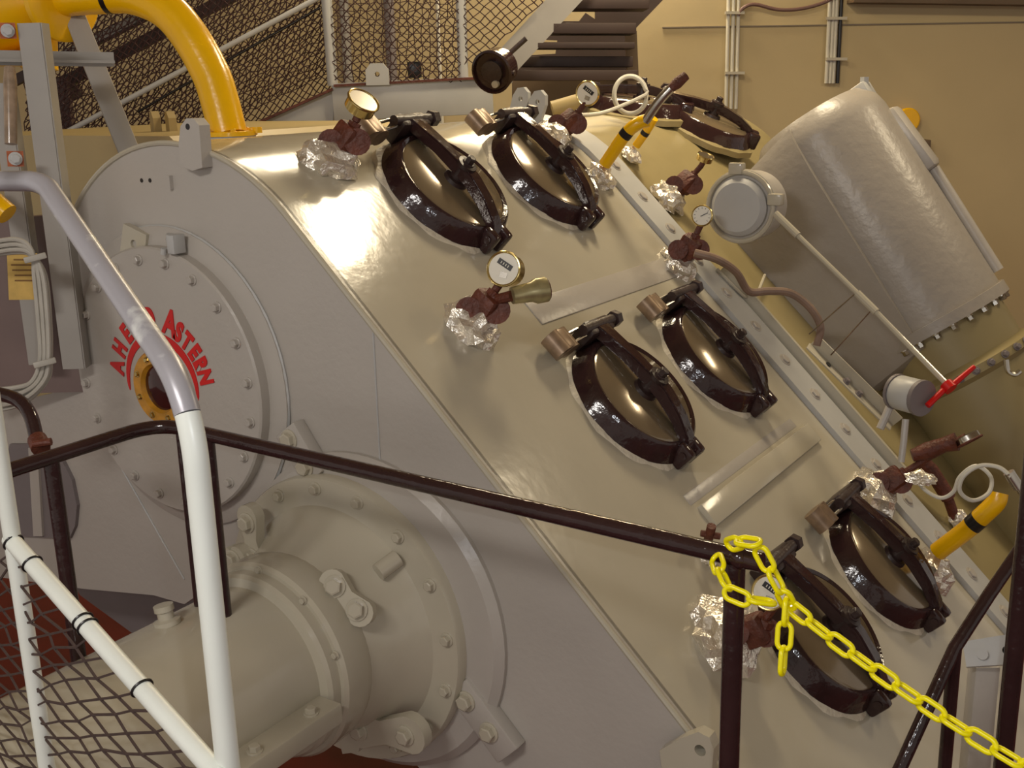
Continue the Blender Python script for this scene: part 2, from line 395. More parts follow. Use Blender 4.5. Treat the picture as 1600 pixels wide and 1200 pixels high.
def lettering(name, word, a0, a1, sizes, r):
    bm = nb()
    for i, ch in enumerate(word):
        a = math.radians(a0+(a1-a0)*i/(len(word)-1)); me = glyph(ch, sizes[i]); me.transform(M.Rotation(a-PI/2, 4, 'Z') @ M.Diagonal((.72, 1, 1, 1)))
        me.transform(M.Translation((r*math.cos(a), r*math.sin(a), .002))); me.transform(m2); bm.from_mesh(me); bpy.data.meshes.remove(me)
    return obj(name, bm, RED, cover, smooth=False)
lettering('painted_word_astern', 'ASTERN', 72, 16, [.10, .078, .072, .072, .072, .072], .163)
lettering('painted_word_ahead', 'AHEAD', 168, 97, [.075]*4+[.085], .163)
# small hinge block fittings above the cover
fx = thing('cover_bracket', 'small grey square bracket plate above the round end cover', 'bracket', PY(218, 378, -.02))
bm = nb(); mwb = frame(PY(218, 380, -.01), (0, -1, 0), (1, 0, -.35)); plate_hole(bm, mwb, [(-.05, -.045), (.05, -.045), (.045, .045), (-.05, .04)], 0, 0, .012, .02); obj('plate', bm, CREAM, fx, smooth=False)
bm = nb(); lathe(bm, mwb, [(.016, .0), (.016, .012), (.008, .012)], 6); obj('nut', bm, GREY, fx)
fx = thing('index_pointer', 'little pale grey pointer block on top rim of the round cover', 'pointer', PY(268, 388, -.06))
bm = nb(); box(bm, frame(PY(275, 381, -.05), (0, -1, 0), (1, 0, 0)), .028, .05, .04, .003); obj('block', bm, LGREY, fx)
bm = nb(); tube(bm, [PY(267, 366, -.05), PY(266, 376, -.05)], .012, 10); tube(bm, [PY(256, 388, -.07), PY(255, 397, -.07)], .008, 10); obj('pin', bm, LGREY, fx)

# ================================================================== LOWER BEARING HOUSING AND SHAFT COVER
HC = V((-1.86, 0, 1.468))
hs = thing('bearing_housing', 'cream conical bearing housing bolted on casing end below the round cover', 'bearing housing', HC)
mh = frame(HC, (0, -1, 0), (1, 0, 0))
bm = nb(); lathe(bm, frame(HC+V((.06, 0, .02)), (0, -1, 0), (1, 0, 0)), [(.43, 0), (.43, .012), (.41, .03), (.38, .03)], 64); obj('mounting_pad', bm, GREY, hs)
bm = nb(); lathe(bm, mh, [(.39, .0), (.39, .05), (.385, .06), (.335, .06), (.315, .065), (.285, .10), (.265, .14), (.245, .2), (.24, .24)], 64); obj('cone', bm, CREAM, hs)
for i in range(16):
    a = 2*PI*(i+.3)/16
    if 8.7 < i < 12.9: continue
    bolt(hs, mh @ V((.358*math.cos(a), .358*math.sin(a), .06)), (0, -1, 0), BOLT_C)
def dogbone(P, n, x, L, m, bolts=(-.8, .8), name='clamp_plate', r=.035):
    bm = nb(); f = frame(P, n, x); o_ = []
    for i in range(9): a = -PI/2+PI*i/8; o_.append((L/2+r*math.cos(a), r*math.sin(a)))
    o_.append((0, r*.62))
    for i in range(9): a = PI/2+PI*i/8; o_.append((-L/2+r*math.cos(a), r*math.sin(a)))
    o_.append((0, -r*.62))
    prism(bm, [f @ V((p[0], p[1], 0)) for p in o_], f.col[2].to_3d()*.03); o = obj(name, bm, CREAM, hs)
    for b in bolts: bolt(o, f @ V((L/2*b, 0, .03)), n, BOLT_B)
    return o
CONE = [(.385, .06), (.335, .06), (.315, .065), (.285, .10), (.265, .14), (.245, .2), (.24, .24)]
def conehit(px, py):
    y = -.34
    while y < 0:
        P = PY(px, py, y); r_ = math.hypot(P.x-HC.x, P.z-HC.z); rr = None
        for (a, b), (c_, d) in zip(CONE, CONE[1:]):
            if b <= -y <= d and d > b: rr = a+(c_-a)*(-y-b)/(d-b)
        if (rr and r_ <= rr) or -y <= .06: break
        y += .002
    n = V(((P.x-HC.x), 0, (P.z-HC.z))).normalized(); return P, n
Pq, nq = conehit(549, 932); nn2 = (nq*.6+V((0, -1, 0))).normalized(); Pa, _ = conehit(575, 955); Pb, _ = conehit(525, 905)
dogbone(Pq+nn2*.012, nn2, Pa-Pb, .095, CREAM, (-.8, .8), r=.033)
dogbone(PY(404, 838, -.11), (0, -1, 0), PY(408, 870, -.11)-PY(398, 806, -.11), .12, CREAM)
dogbone(PY(378, 868, -.14), (0, -1, 0), PY(396, 866, -.14)-PY(378, 869, -.14), .02, CREAM, (0,))
bm = nb(); q1, m1 = conehit(596, 893); q2, m2_ = conehit(625, 870); tube(bm, [q1+V((0, -.02, 0))+m1*.01, q2+V((0, -.01, 0))+m2_*.0], .022, 14); obj('oil_boss', bm, CREAM, hs)
# scalloped foot at the bottom
def foot(px, py, Y, dx, dy):
    A = PY(px, py, Y); B = PY(px+dx, py+dy, Y); dogbone((A+B)/2, (0, -1, 0), B-A, (B-A).length, CREAM, (-.9, .9), 'foot_bracket', .05)
foot(570, 1132, -.12, 80, 8)
bm = nb(); prism(bm, [PY(x, y, -.12) for x, y in [(520, 1120), (545, 1100), (568, 1145), (560, 1175), (535, 1178)]], (0, .1, 0)); obj('foot_web', bm, CREAM, hs, smooth=False)
# neck flange
bm = nb(); lathe(bm, mh, [(.24, .2), (.252, .235), (.252, .30), (.245, .31), (.22, .31)], 56); obj('neck_ring', bm, CREAM, hs)
# diagonal joint flange
def jflange(pa, pb, wdt=.085):
    A, B = PY(*pa, -.02), PY(*pb, -.02); bm = nb(); x = (B-A).normalized()
    box(bm, frame((A+B)/2, (0, -1, 0), x), (B-A).length, wdt, .04, .005); return obj('joint_flange', bm, GREY, casing), A, B
o, A, B = jflange((452, 668), (497, 745)); bolt(o, A+V((0, -.02, 0))+(B-A)*.2, (0, -1, 0), BOLT_B); bolt(o, A+V((0, -.02, 0))+(B-A)*.75, (0, -1, 0), BOLT_B)
o, A, B = jflange((720, 1068), (800, 1176)); bolt(o, A+V((0, -.02, 0))+(B-A)*.2, (0, -1, 0), BOLT_B); bolt(o, A+V((0, -.02, 0))+(B-A)*.65, (0, -1, 0), BOLT_B)
# shaft cover tube
sc = thing('shaft_cover', 'fat cream tubular shaft cover running toward lower left behind white rail', 'shaft cover', HC+V((0, -.9, 0)))
bm = nb(); lathe(bm, mh, [(.235, .30), (.235, .335), (.228, .345), (.208, .35), (.208, 1.45)], 56); obj('upper_shell', bm, CREAM, sc)
for sx in (1, -1):
    bm = nb(); box(bm, M.Translation((HC.x+sx*.225, -.90, HC.z-.03)), .10, 1.10, .05, .006); o = obj('split_flange', bm, CREAM, sc)
    for k in range(6): bolt(o, V((HC.x+sx*.245, -.42-.17*k, HC.z-.005)), (0, 0, 1), BOLT_C)
p = PY(288, 1000, 0); 
P0 = V((HC.x-.03, -.56, HC.z+.203)); bm = nb(); lathe(bm, frame(P0, (-.2, 0, 1)), [(.030, 0), (.030, .01), (.018, .014), (.018, .03), (.022, .032), (.022, .045), (.012, .046)], 16); obj('grease_plug', bm, CREAM, sc)
for a in (20, 55, 90, 125): 
    q = math.radians(a); bolt(sc, mh @ V((.241*math.cos(q), .241*math.sin(q), .31)), (0, -1, 0), BOLT_NK)

# ================================================================== HATCHES
def hatch(frm, label, caulk=CAULK, cap=PLATE):
    h = thing('inspection_hatch', label, 'hatch', frm, 'black round inspection hatches on the grey casing')
    x, y, z = (frm.col[i].to_3d() for i in range(3)); o = frm.translation
    L = lambda a, b, c_: frm @ V((a, b, c_))
    bm = nb(); n = 56; rs = [.205+.006*math.sin(5*i)+rnd(-.002, .002) for i in range(n)]   # pale caulk collar
    r0 = [bm.verts.new(L((rs[i]+.022)*math.cos(2*PI*i/n), (rs[i]+.022)*math.sin(2*PI*i/n), -.02)) for i in range(n)]
    r1 = [bm.verts.new(L((rs[i]+.02)*math.cos(2*PI*i/n), (rs[i]+.02)*math.sin(2*PI*i/n), .004)) for i in range(n)]
    r2 = [bm.verts.new(L(.19*math.cos(2*PI*i/n), .19*math.sin(2*PI*i/n), .022)) for i in range(n)]
    bridge(bm, r0, r1); bridge(bm, r1, r2); bm.faces.new(r2); obj('caulk_collar', bm, caulk, h)
    bm = nb(); lathe(bm, frm, [(.208, 0.0), (.212, .012), (.200, .035), (.190, .06), (.182, .066), (.172, .062), (.168, .052)], 56); obj('rim', bm, BLACK, h)
    bm = nb(); lathe(bm, frm, [(.171, .04), (.171, .060), (.165, .064), (.03, .068)], 56); obj('lid', bm, cap, h)
    # strongback: raised arched bar lying down the slope
    bm = nb(); prev = None; K = [(-.245, .075), (-.215, .10), (-.1, .118), (.0, .128), (.045, .128), (.12, .112), (.185, .085), (.215, .055)]
    for i, (a, c_) in enumerate(K):
        hw = .022 if abs(a) < .19 else .028; th = .036 if abs(a) > .05 else .04
        row = [bm.verts.new(L(a, -hw, c_-th)), bm.verts.new(L(a, hw, c_-th)), bm.verts.new(L(a, hw, c_)), bm.verts.new(L(a, -hw, c_))]
        if prev: bridge(bm, prev, row)
        else: bm.faces.new(row)
        prev = row
    bm.faces.new(prev[::-1]); bmesh.ops.bevel(bm, geom=bm.edges[:], offset=.004, segments=2, affect='EDGES'); sb = obj('strongback', bm, BLACK, h)
    bm = nb(); lathe(bm, frm, [(.04, .065), (.036, .078), (.024, .08), (.022, .12), (.03, .122), (.03, .134), (.02, .136)], 18); obj('clamp_screw', bm, BLACKM, h)
    bolt(sb, L(.0, 0, .134), z, BOLT_K, 'nut')
    # hinge block at the upper end, ears at the lower end
    bm = nb(); box(bm, frm @ M.Translation((-.222, -.0, .052)), .05, .13, .085, .01); hb = obj('hinge_block', bm, BLACKM, h)
    bm = nb(); tube(bm, [L(-.225, -.085, .085), L(-.225, .095, .085)], .016, 12); tube(bm, [L(-.225, .085, .085), L(-.225, .11, .085)], .024, 6); obj('hinge_pin', bm, BLACKM, hb)
    bm = nb(); box(bm, frm @ M.Translation((.205, -.03, .04)), .055, .03, .07, .01); box(bm, frm @ M.Translation((.205, .03, .04)), .055, .03, .07, .01); tube(bm, [L(.21, -.05, .05), L(.21, .05, .05)], .012, 10); obj('clevis', bm, BLACK, h)
    return h
def padlock(frm, label):
    L = lambda a, b, c_: frm @ V((a, b, c_))
    k = thing('padlock', label, 'padlock', M.Translation(L(-.235, -.125, .06)), 'padlocks on the hatch hinges')
    bm = nb(); tube(bm, [L(-.26, -.185, .05), L(-.235, -.182, .05), L(-.195, -.18, .05)], .029, 16); tube(bm, [L(-.26, -.145, .05), L(-.195, -.143, .05)], .029, 16); box(bm, frm @ M.Translation((-.2275, -.163, .05)), .065, .042, .058, .008); obj('lock_body', bm, BRONZE, k)
    bm = nb(); tube(bm, fillet([L(-.24, -.145, .06), L(-.24, -.075, .075), L(-.21, -.075, .08), L(-.21, -.145, .06)], .012), .005, 8); obj('shackle', bm, STEEL, k)
HL = [(-.20, .635, 'left black hatch of the top pair, beside the gold-rimmed gauge'), (-.20, 1.185, 'right black hatch of the top pair, next to yellow striped pipe'),
      (.61, .70, 'left black hatch of the middle pair, in the centre of the photo'), (.61, 1.26, 'right black hatch of the middle pair, beside bolted joint strap'),
      (1.42, 1.21, 'black hatch of the lowest pair under the yellow pipe with black band'), (1.41, .66, 'black hatch of the lowest pair behind the yellow chain')]
LN = ['padlock on upper corner of the left hatch of top pair', 'padlock on upper corner of the right hatch of top pair', 'padlock on upper corner of the central hatch of middle pair', 'padlock on upper corner of middle pair hatch nearest the joint strap', 'padlock on the lower hatch beneath the yellow banded pipe', None]
for (s, y, lb), ll in zip(HL, LN):
    f = frame(S(s, y, 0), N, D); hatch(f, lb)
    if ll: padlock(f, ll)
p, n = on_profile(-.12); p = p + V((0, 2.72, 0)); f = frame(p, (n+V((.0, 0, .25))).normalized(), (.8, .5, -.3)); hatch(f, 'far black hatch on crown of casing, beside the big grey cylinder', OLIVE)
f2 = frame(V((-2.33, 2.55, 2.655)), (.15, 0, 1), (.9, .3, 0)); hatch(f2, 'farthest black hatch, behind the pale hose loop at casing crown', OLIVE)

# ================================================================== DIAL THERMOMETERS
def idir(P, ang_img, tilt):
    """direction tilted from facing the viewer by tilt degrees toward image angle ang_img (0 right, 90 up)"""
    a, t = math.radians(ang_img), math.radians(tilt)
    return (toward_cam(P)*math.cos(t) + (CAM_R*math.cos(a)+CAM_U*math.sin(a))*math.sin(t)).normalized()
def foil(parent, P, n, r, h, seed, name='foil_wrap'):
    bm = nb(); crumple(bm, frame(P, n), r, r, h, .22, seed); return obj(name, bm, FOIL, parent, smooth=False)
def gauge(label, base, n, blk, dial, dn, r, case=.02, face=DIALW, window=False, seed=1, foil_r=.05, rim=BRASS, needle=True, blocks=True, group='dial thermometers on the casing'):
    g = thing('dial_thermometer', label, 'thermometer', base, group)
    foil(g, base, n, foil_r*1.2, foil_r*1.0, seed)
    ax = (blk-base).normalized()
    bm = nb(); f = frame(blk, ax); side = f.col[0].to_3d(); s2 = f.col[1].to_3d()
    tube(bm, [base+ax*.01, blk+ax*.02], .03, 12)
    if blocks:
        box(bm, f, .075, .058, .075, .014)
        tube(bm, [blk-CAM_R*.034-ax*.014+toward_cam(blk)*.032, blk-CAM_R*.034-ax*.014-toward_cam(blk)*.03], .034, 16)
        tube(bm, [blk+CAM_R*.038-ax*.014+toward_cam(blk)*.034, blk+CAM_R*.038-ax*.014-toward_cam(blk)*.025], .036, 16)
    obj('valve_block', bm, RUST, g)
    bm = nb(); bk = dial-dn*case; tube(bm, [blk+ax*.015, (blk+ax*.06)*.5+(bk)*.5, bk], .011, 10); lathe(bm, frame(blk+ax*.03, (bk-blk)), [(.018, 0), (.018, .018), (.012, .02)], 6); obj('neck', bm, RUST, g)
    fd = frame(dial, dn, CAM_R)
    bm = nb(); lathe(bm, fd, [(r*.7, -case-.004), (r*.97, -case), (r*.97, .0)], 32); cs = obj('dial_case', bm, rim if rim is BRASS else STEEL, g)
    bm = nb(); tube(bm, [fd @ V((r*math.cos(2*PI*i/32), r*math.sin(2*PI*i/32), 0)) for i in range(32)], r*.085, 8, closed=True); obj('dial_rim', bm, rim, g)
    bm = nb(); lathe(bm, fd, [(r*.94, -.004), (r*.94, .001)], 32); fc = obj('dial_face', bm, face, g)
    if window:
        bm = nb(); box(bm, fd @ M.Translation((0.1*r, r*.25, .002)) @ M.Rotation(-.6, 4, 'Z'), r*1.0, r*.34, .002); wn = obj('number_window', bm, DARK, fc)
        bm = nb()
        for i in range(4): box(bm, fd @ M.Translation((0.1*r, r*.25, .0035)) @ M.Rotation(-.6, 4, 'Z') @ M.Translation(((i-1.5)*r*.17, 0, 0)), r*.05, r*.16, .001)
        obj('window_digits', bm, DIALW, wn)
        bm = nb(); box(bm, fd @ M.Translation((-.0*r, -r*.38, .002)) @ M.Rotation(-.3, 4, 'Z'), r*.45, r*.35, .002); obj('bright_plate', bm, STEEL, fc)
    elif needle:
        bm = nb(); box(bm, fd @ M.Rotation(rnd(-2, 2), 4, 'Z') @ M.Translation((0, r*.25, .003)), r*.07, r*.8, .0015); obj('needle', bm, DARK, fc)
        bm = nb()
        for i in range(11):
            a = math.radians(-45+27*i); box(bm, fd @ M.Rotation(a, 4, 'Z') @ M.Translation((r*.75, 0, .0015)), r*.16, r*.04, .001)
        obj('scale_marks', bm, DARK, fc)
    return g
p = PS(515, 250); p, n = V((-2.08, .14, 2.575)), V((.52, 0, .86))
base = PP(512, 248, C0+V((.38, 0, .45)), V((.6, 0, .8)).normalized())
def arcpt(px, py):
    """first hit of a pixel's line of sight with the casing's outer surface"""
    r = ray(px, py); t = 1.5
    while t < 9:
        P = CAM + r*t; q = V((P.x-C0.x, 0, P.z-C0.z)); sd = max(0, 0)
        if q.dot(D) <= 0 or q.dot(N) < 0: d = q.length - R0
        else: d = q.dot(N) - R0
        if P.y > 0 and d < 0:
            return P, (q.normalized() if q.dot(D) <= 0 else N.copy())
        t += .002
    return PS(px, py), N.copy()
b1, n1 = arcpt(512, 256); dep = (b1-CAM).dot(CAM_F)
gauge('gold-rimmed dial thermometer tilted upward, standing nearest the yellow elbow pipe', b1, n1, PD(541, 215, dep-.02), PD(568, 157, dep-.05), idir(b1, 62, 52), .043, .03, STEEL, False, 3, .07, BRASS, False)
b2, n2 = arcpt(735, 512); dep = (b2-CAM).dot(CAM_F)
g2 = gauge('dial thermometer with black number window beside left end of the upper welded bar', b2, n2, PD(757, 478, dep-.03), PD(787, 420, dep-.08), idir(b2, 170, 22), .043, .045, DIALW, True, 5, .066, BRASS)
P_ = PD(800, 462, dep-.08); Q_ = PD(853, 452, dep-.05)
bm = nb(); tube(bm, [P_, P_*.45+Q_*.55, P_*.3+Q_*.7, Q_], [.022, .026, .033, .033], 18); hd = obj('side_switch', bm, mat('tarnished_brass', (168, 158, 118), .3, metal=.6, var=.2, scale=30), g2)
bm = nb(); tube(bm, [Q_, Q_+(Q_-P_).normalized()*.004], .029, 18); obj('switch_cap', bm, RUST, hd)
bm = nb(); tube(bm, [PD(770, 470, dep-.04), P_], .014, 10); obj('switch_arm', bm, RUST, hd)
b3, n3 = arcpt(862, 212); dep = (b3-CAM).dot(CAM_F)
gauge('dial thermometer behind the top pair of hatches near the crown', b3, n3, PD(890, 190, dep), PD(918, 146, dep-.03), idir(b3, 200, 25), .042, .02, DIALW, True, 7, .055, BRASS)
b4, n4 = arcpt(1042, 312); dep = (b4-CAM).dot(CAM_F)
gauge('small brass-rimmed thermometer just left of the round grey capped port', b4, n4, PD(1072, 285, dep), PD(1103, 243, dep-.03), idir(b4, 70, 60), .032, .02, STEEL, False, 9, .06, BRASS, False)
b5, n5 = arcpt(1058, 418); dep = (b5-CAM).dot(CAM_F)
g5 = gauge('small white-faced thermometer with needle below the round grey capped port', b5, n5, PD(1078, 385, dep-.05), PD(1097, 337, dep-.10), idir(b5, 180, 15), .034, .025, DIALW, False, 11, .055, BRASS)
b6, n6 = arcpt(1360, 775); dep = (b6-CAM).dot(CAM_F)
g6 = gauge('rusty thermometer on the joint strap with its dial edge-on at right', b6, n6, PD(1395, 750, dep-.02), PD(1515, 690, dep-.10), idir(b6, 300, 75), .042, .02, RUST, False, 13, .075, RUST, False)
dep6 = (b6-CAM).dot(CAM_F)
bm = nb(); tube(bm, [PD(1425, 712, dep6-.05), PD(1450, 705, dep6-.06), PD(1475, 695, dep6-.07), PD(1495, 690, dep6-.09)], [.02, .03, .024, .03], 14); obj('elbow_fitting', bm, RUST, g6)
b7, n7 = arcpt(1128, 1002); dep = (b7-CAM).dot(CAM_F)
gauge('dial thermometer half hidden behind the black post and yellow chain', b7, n7, PD(1178, 985, dep-.06), PD(1202, 926, dep-.10), idir(b7, 200, 20), .040, .02, DIALW, True, 15, .085, BRASS)
b8, n8 = arcpt(1105, 870)
tp = thing('foil_wrapped_tapping', 'small foil-wrapped pipe tapping peeking above the black handrail', 'pipe tapping', b8)
foil(tp, b8, n8, .035, .04, 17); bm = nb(); d8 = (b8-CAM).dot(CAM_F); tube(bm, [PD(1105, 850, d8-.03), PD(1112, 822, d8-.07)], .012, 10); tube(bm, [PD(1095, 833, d8-.05), PD(1125, 838, d8-.05)], .009, 10); obj('fitting', bm, RUST, tp)

# ================================================================== YELLOW BANDED PIPES
def banded_pipe(label, pts, r, dps, base, n, ext=None, group=None, seed=2, bands=(.45,)):
    g = thing('banded_pipe', label, 'pipe', base, group)
    P = [PD(px, py, d) for (px, py), d in zip(pts, dps)]
    sp = smooth_path(P, 8)
    bm = nb(); tube(bm, sp, r, 18); obj('yellow_sleeve', bm, YEL, g)
    for b in bands:
        i = int(b*(len(sp)-2)); bm = nb(); tube(bm, [sp[i], sp[i]+(sp[i+1]-sp[i]).normalized()*r*1.1], r*1.04, 18); obj('black_band', bm, DARK, g)
    foil(g, base, n, r*2.6, r*2.2, seed)
    if ext:
        P2 = [PD(px, py, d) for px, py, d in ext]; bm = nb(); tube(bm, smooth_path(P2, 4), r*.72, 14); obj('steel_tube', bm, STEEL, g)
    return g
pb, pn = arcpt(935, 280); dep = (pb-CAM).dot(CAM_F)
g = banded_pipe('yellow pipe with black band rising from foil at the top hatch pair', [(945, 257), (975, 213), (995, 194), (1012, 188)], .0225, [dep-.03, dep-.1, dep-.13, dep-.13], pb, pn, [(1008, 190, dep-.14), (1030, 158, dep-.18), (1048, 138, dep-.2)], 'yellow banded pipes', 21, (.36,))
bm = nb(); P_ = PD(1058, 130, dep-.2); tube(bm, [PD(1046, 140, dep-.2), P_, PD(1072, 118, dep-.2)], [.013, .02, .016], 12); obj('rusty_tip', bm, RUST, g)
pb, pn = arcpt(985, 245); dep = (pb-CAM).dot(CAM_F)
banded_pipe('shorter yellow pipe with black band just behind the other near the crown', [(994, 228), (1010, 205), (1022, 185)], .016, [dep-.02, dep-.06, dep-.1], pb, pn, None, 'yellow banded pipes', 23, (.4,))
pb, pn = arcpt(1452, 895); dep = (pb-CAM).dot(CAM_F)
banded_pipe('yellow pipe with black band at right edge over the lowest hatch', [(1465, 862), (1510, 828), (1538, 803), (1556, 785), (1560, 770)], .029, [dep-.04, dep-.12, dep-.16, dep-.18, dep-.18], pb, pn, None, 'yellow banded pipes', 25, (.33,))

# ================================================================== BIG TILTED CYLINDER, RIGHT
TA, TB = S(.06, 2.42, .425), S(.94, 2.42, .257); tax = (TB-TA).normalized()
tc = thing('turbine_exhaust_trunk', 'big grey cylindrical trunk sloping down to the right with bolted end flange', 'trunk', (TA+TB)/2)
mt = frame(TA, tax, V((0, 1, 0))); TL = (TB-TA).length
bm = nb(); lathe(bm, mt, [(.14, -.03), (.22, -.02), (.262, .03), (.272, .08), (.275, TL-.06), (.275, TL)], 64); obj('barrel', bm, GREYT, tc)
bm = nb(); lathe(bm, mt, [(.292, TL-.012), (.292, TL+.03)], 64); fl = obj('end_flange', bm, GREYT, tc)
for i in range(26):
    a = 2*PI*i/26; bolt(fl, mt @ V((.272*math.cos(a), .272*math.sin(a), TL+.03)), tax, BOLT_S)
# rounded saddle body under barrel
bm = nb(); rows = []
for k, (t, sc_) in enumerate([(-.0, .86), (.05, .96), (.2, 1), (.5, 1), (.8, 1), (.98, .97), (1.06, .86), (1.09, .7)]):
    c0 = TA + (TB-TA)*t; row = []
    for j in range(13):
        q = j/12; y = -.30+.6*q
        row.append(c0 + V((0, 1, 0))*(y*sc_))
    low_ = [p - N*((p-S0).dot(N)+.03) for p in row]
    rows.append([bm.verts.new(p-N*.02*0) for p in row] + [bm.verts.new(p) for p in low_[::-1]])
for a, b in zip(rows, rows[1:]): bridge(bm, a, b)
bm.faces.new(rows[0]); bm.faces.new(rows[-1][::-1]); obj('saddle', bm, GREYT, tc)
# back-edge rib tube and lug
xb = mt.col[0].to_3d(); yb = mt.col[1].to_3d()
def sil(px, py, off=.29):
    """point beside the barrel, off from its axis, on the far (upper right) edge"""
    best = None
    for k in range(200):
        t = -.1+1.3*k/199; P = TA+(TB-TA)*t; nn = tax.cross(P-CAM).normalized(); nn = nn if nn.dot(CAM_R) > 0 else -nn; P = P+nn*off; v = P-CAM; d = v.dot(CAM_F); x = 800+FPX*v.dot(CAM_R)/d; y = 600-FPX*v.dot(CAM_U)/d
        e = (x-px)**2+(y-py)**2
        if best is None or e < best[0]: best = (e, P)
    return best[1]
A, B = sil(1430, 280), sil(1556, 425); bm = nb(); tube(bm, [A, B], .024, 14); rb = obj('edge_pipe', bm, GREY, tc)
A, B = sil(1368, 185, .25), sil(1450, 268, .27); bm = nb(); beam(bm, A, B, .10, .10, N, .02); obj('edge_box', bm, GREY, tc)
A = sil(1345, 150, .22); bm = nb(); box(bm, frame(A, tax), .07, .09, .08, .01); tube(bm, [A+V((0, 0, .03)), A+V((0, 0, .065))], .018, 6); obj('top_lug', bm, LGREY, tc)
# khaki lower trunk continuing
lt = thing('exhaust_duct', 'tan round duct with two bolt rows continuing below the big grey cylinder', 'trunk', TB+tax*.3)
bm = nb(); lathe(bm, mt, [(.25, TL+.03), (.25, TL+.18), (.285, TL+.2), (.285, TL+.23), (.25, TL+.25), (.25, TL+1.2)], 56); o = obj('shell', bm, OLIVE, lt)
for i in range(30):
    a = 2*PI*i/30; bolt(o, mt @ V((.287*math.cos(a), .287*math.sin(a), TL+.215)), mt.to_3x3() @ V((math.cos(a), math.sin(a), 0)), BOLT_D)

# capped round port
pc = PD(1152, 324, 3.86); pn = idir(pc, 190, 25)
cp = thing('capped_port', 'round grey capped port with pale clamp ring beside the big cylinder', 'port', pc); f = frame(pc, pn, CAM_R)
bm = nb(); lathe(bm, f, [(.12, -.16), (.12, -.06), (.128, -.055), (.128, -.03), (.1, -.028)], 40); bd = obj('body', bm, GREY, cp)
bm = nb(); lathe(bm, f, [(.1, -.03), (.1, -.012), (.09, .0), (.084, .006), (.02, .008)], 40); obj('cap', bm, LGREY, cp)
bm = nb(); tube(bm, [f @ V((.118*math.cos(2*PI*i/36), .118*math.sin(2*PI*i/36), -.025)) for i in range(36)], .009, 8, closed=True); obj('clamp_ring', bm, CREAM, cp)
bm = nb(); box(bm, f @ M.Translation((.125, .03, -.03)), .05, .04, .04, .006); obj('clamp_bolt', bm, CREAM, cp)
bm = nb(); box(bm, f @ M.Translation((-.02, .13, -.03)), .05, .04, .04, .006); obj('clamp_bolt', bm, CREAM, cp)
# linkage rod with red handle
rod = thing('control_rod', 'long thin pale rod running down the big cylinder to a red handle', 'control rod', PD(1350, 470, 3.55))
R1, R2, R3 = PD(1212, 334, 3.72), PD(1360, 478, 3.5), PD(1487, 608, 3.3)
bm = nb(); tube(bm, [R1, R2, R3], .0085, 10); tube(bm, [R1, R1*.85+R2*.15, R1*.75+R2*.25], .0125, 10); tube(bm, [R2-(R2-R1).normalized()*.06, R2+(R3-R2).normalized()*.03], .0125, 10); obj('rod', bm, CREAM, rod)
bm = nb(); tube(bm, [PD(1449, 634, 3.27), PD(1476, 608, 3.28), PD(1490, 600, 3.28), PD(1522, 573, 3.3)], [.009, .009, .009, .007], 12); lathe(bm, frame(PD(1482, 604, 3.28), R3-R2), [(.02, -.012), (.02, .012)], 14); obj('handle', bm, RED, rod)
for a, b in (((1335, 460), (1264, 522)), ((1362, 484), (1298, 555))):
    bm = nb(); tube(bm, [PD(*a, 3.53), PD(*b, 3.62)], .0025, 6); obj('wire', bm, STEEL, rod)
# mounting angle with hole
an = thing('mounting_angle', 'pale grey drilled angle strip lying along the joint strap', 'bracket', PD(1310, 590, 3.6))
A, B = PS(1262, 540, .05), PS(1392, 668, .05)
bm = nb(); beam(bm, A, B, .05, .006, N, .001); beam(bm, A+YV*.03+N*.02, B+YV*.03+N*.02, .006, .05, N, .001); o = obj('angle_strip', bm, CREAM, an)
q = A*.76+B*.24+N*.006; bm = nb(); tube(bm, [q-N*.003, q+N*.0005], .011, 14); obj('hole', bm, DARK, an)
for t in (.45, .6): bolt(o, A*(1-t)+B*t+N*.003, N, BOLT_D)
# grey swivel cap near the handle
sv = thing('swivel_valve', 'short grey cylinder valve standing left of the red handle', 'valve', PD(1420, 640, 3.35))
A, B = PD(1402, 612, 3.36), PD(1440, 622, 3.28)
bm = nb(); tube(bm, [A, A*.9+B*.1, A*.1+B*.9, B], [.046, .052, .052, .046], 24); obj('valve_drum', bm, LGREY, sv)
bm = nb(); tube(bm, [A*.08+B*.92, B*1.0+(B-A).normalized()*.006], .054, 24); obj('drum_rim', bm, DGREY, sv)
bm = nb(); tube(bm, [A-(B-A).normalized()*.006, A+(B-A).normalized()*.004], .054, 24); obj('drum_rim', bm, DGREY, sv)
bm = nb(); tube(bm, [PD(1415, 655, 3.36), PD(1412, 690, 3.36), PD(1408, 722, 3.36)], .010, 10); tube(bm, [PD(1405, 600, 3.4), PD(1385, 648, 3.4), PD(1375, 670, 3.4)], .012, 10); obj('stem', bm, GREY, sv)
# brown impulse tube
bm = nb(); tube(bm, smooth_path([PD(1085, 395, 3.55), PD(1120, 405, 3.55), PD(1150, 425, 3.6), PD(1170, 455, 3.65), PD(1200, 455, 3.65), PD(1235, 458, 3.65), PD(1265, 480, 3.65), PD(1282, 510, 3.65), PD(1276, 540, 3.66)], 5), .013, 10)
tag(obj('impulse_pipe', bm, mat('dull_brown_pipe', (128, 104, 88), .5, var=.15, scale=20)), 'thin brown curved pipe running from the needle thermometer along the joint strap', 'pipe')
bm = nb(); tube(bm, fillet([PS(1120, 420, .03), PS(1165, 466, .03), PS(1185, 455, .03), PS(1195, 430, .03)], .03), .006, 8)
tag(obj('thin_conduit', bm, CREAM), 'thin cream bent conduit beside the top of bolted joint strap', 'conduit')

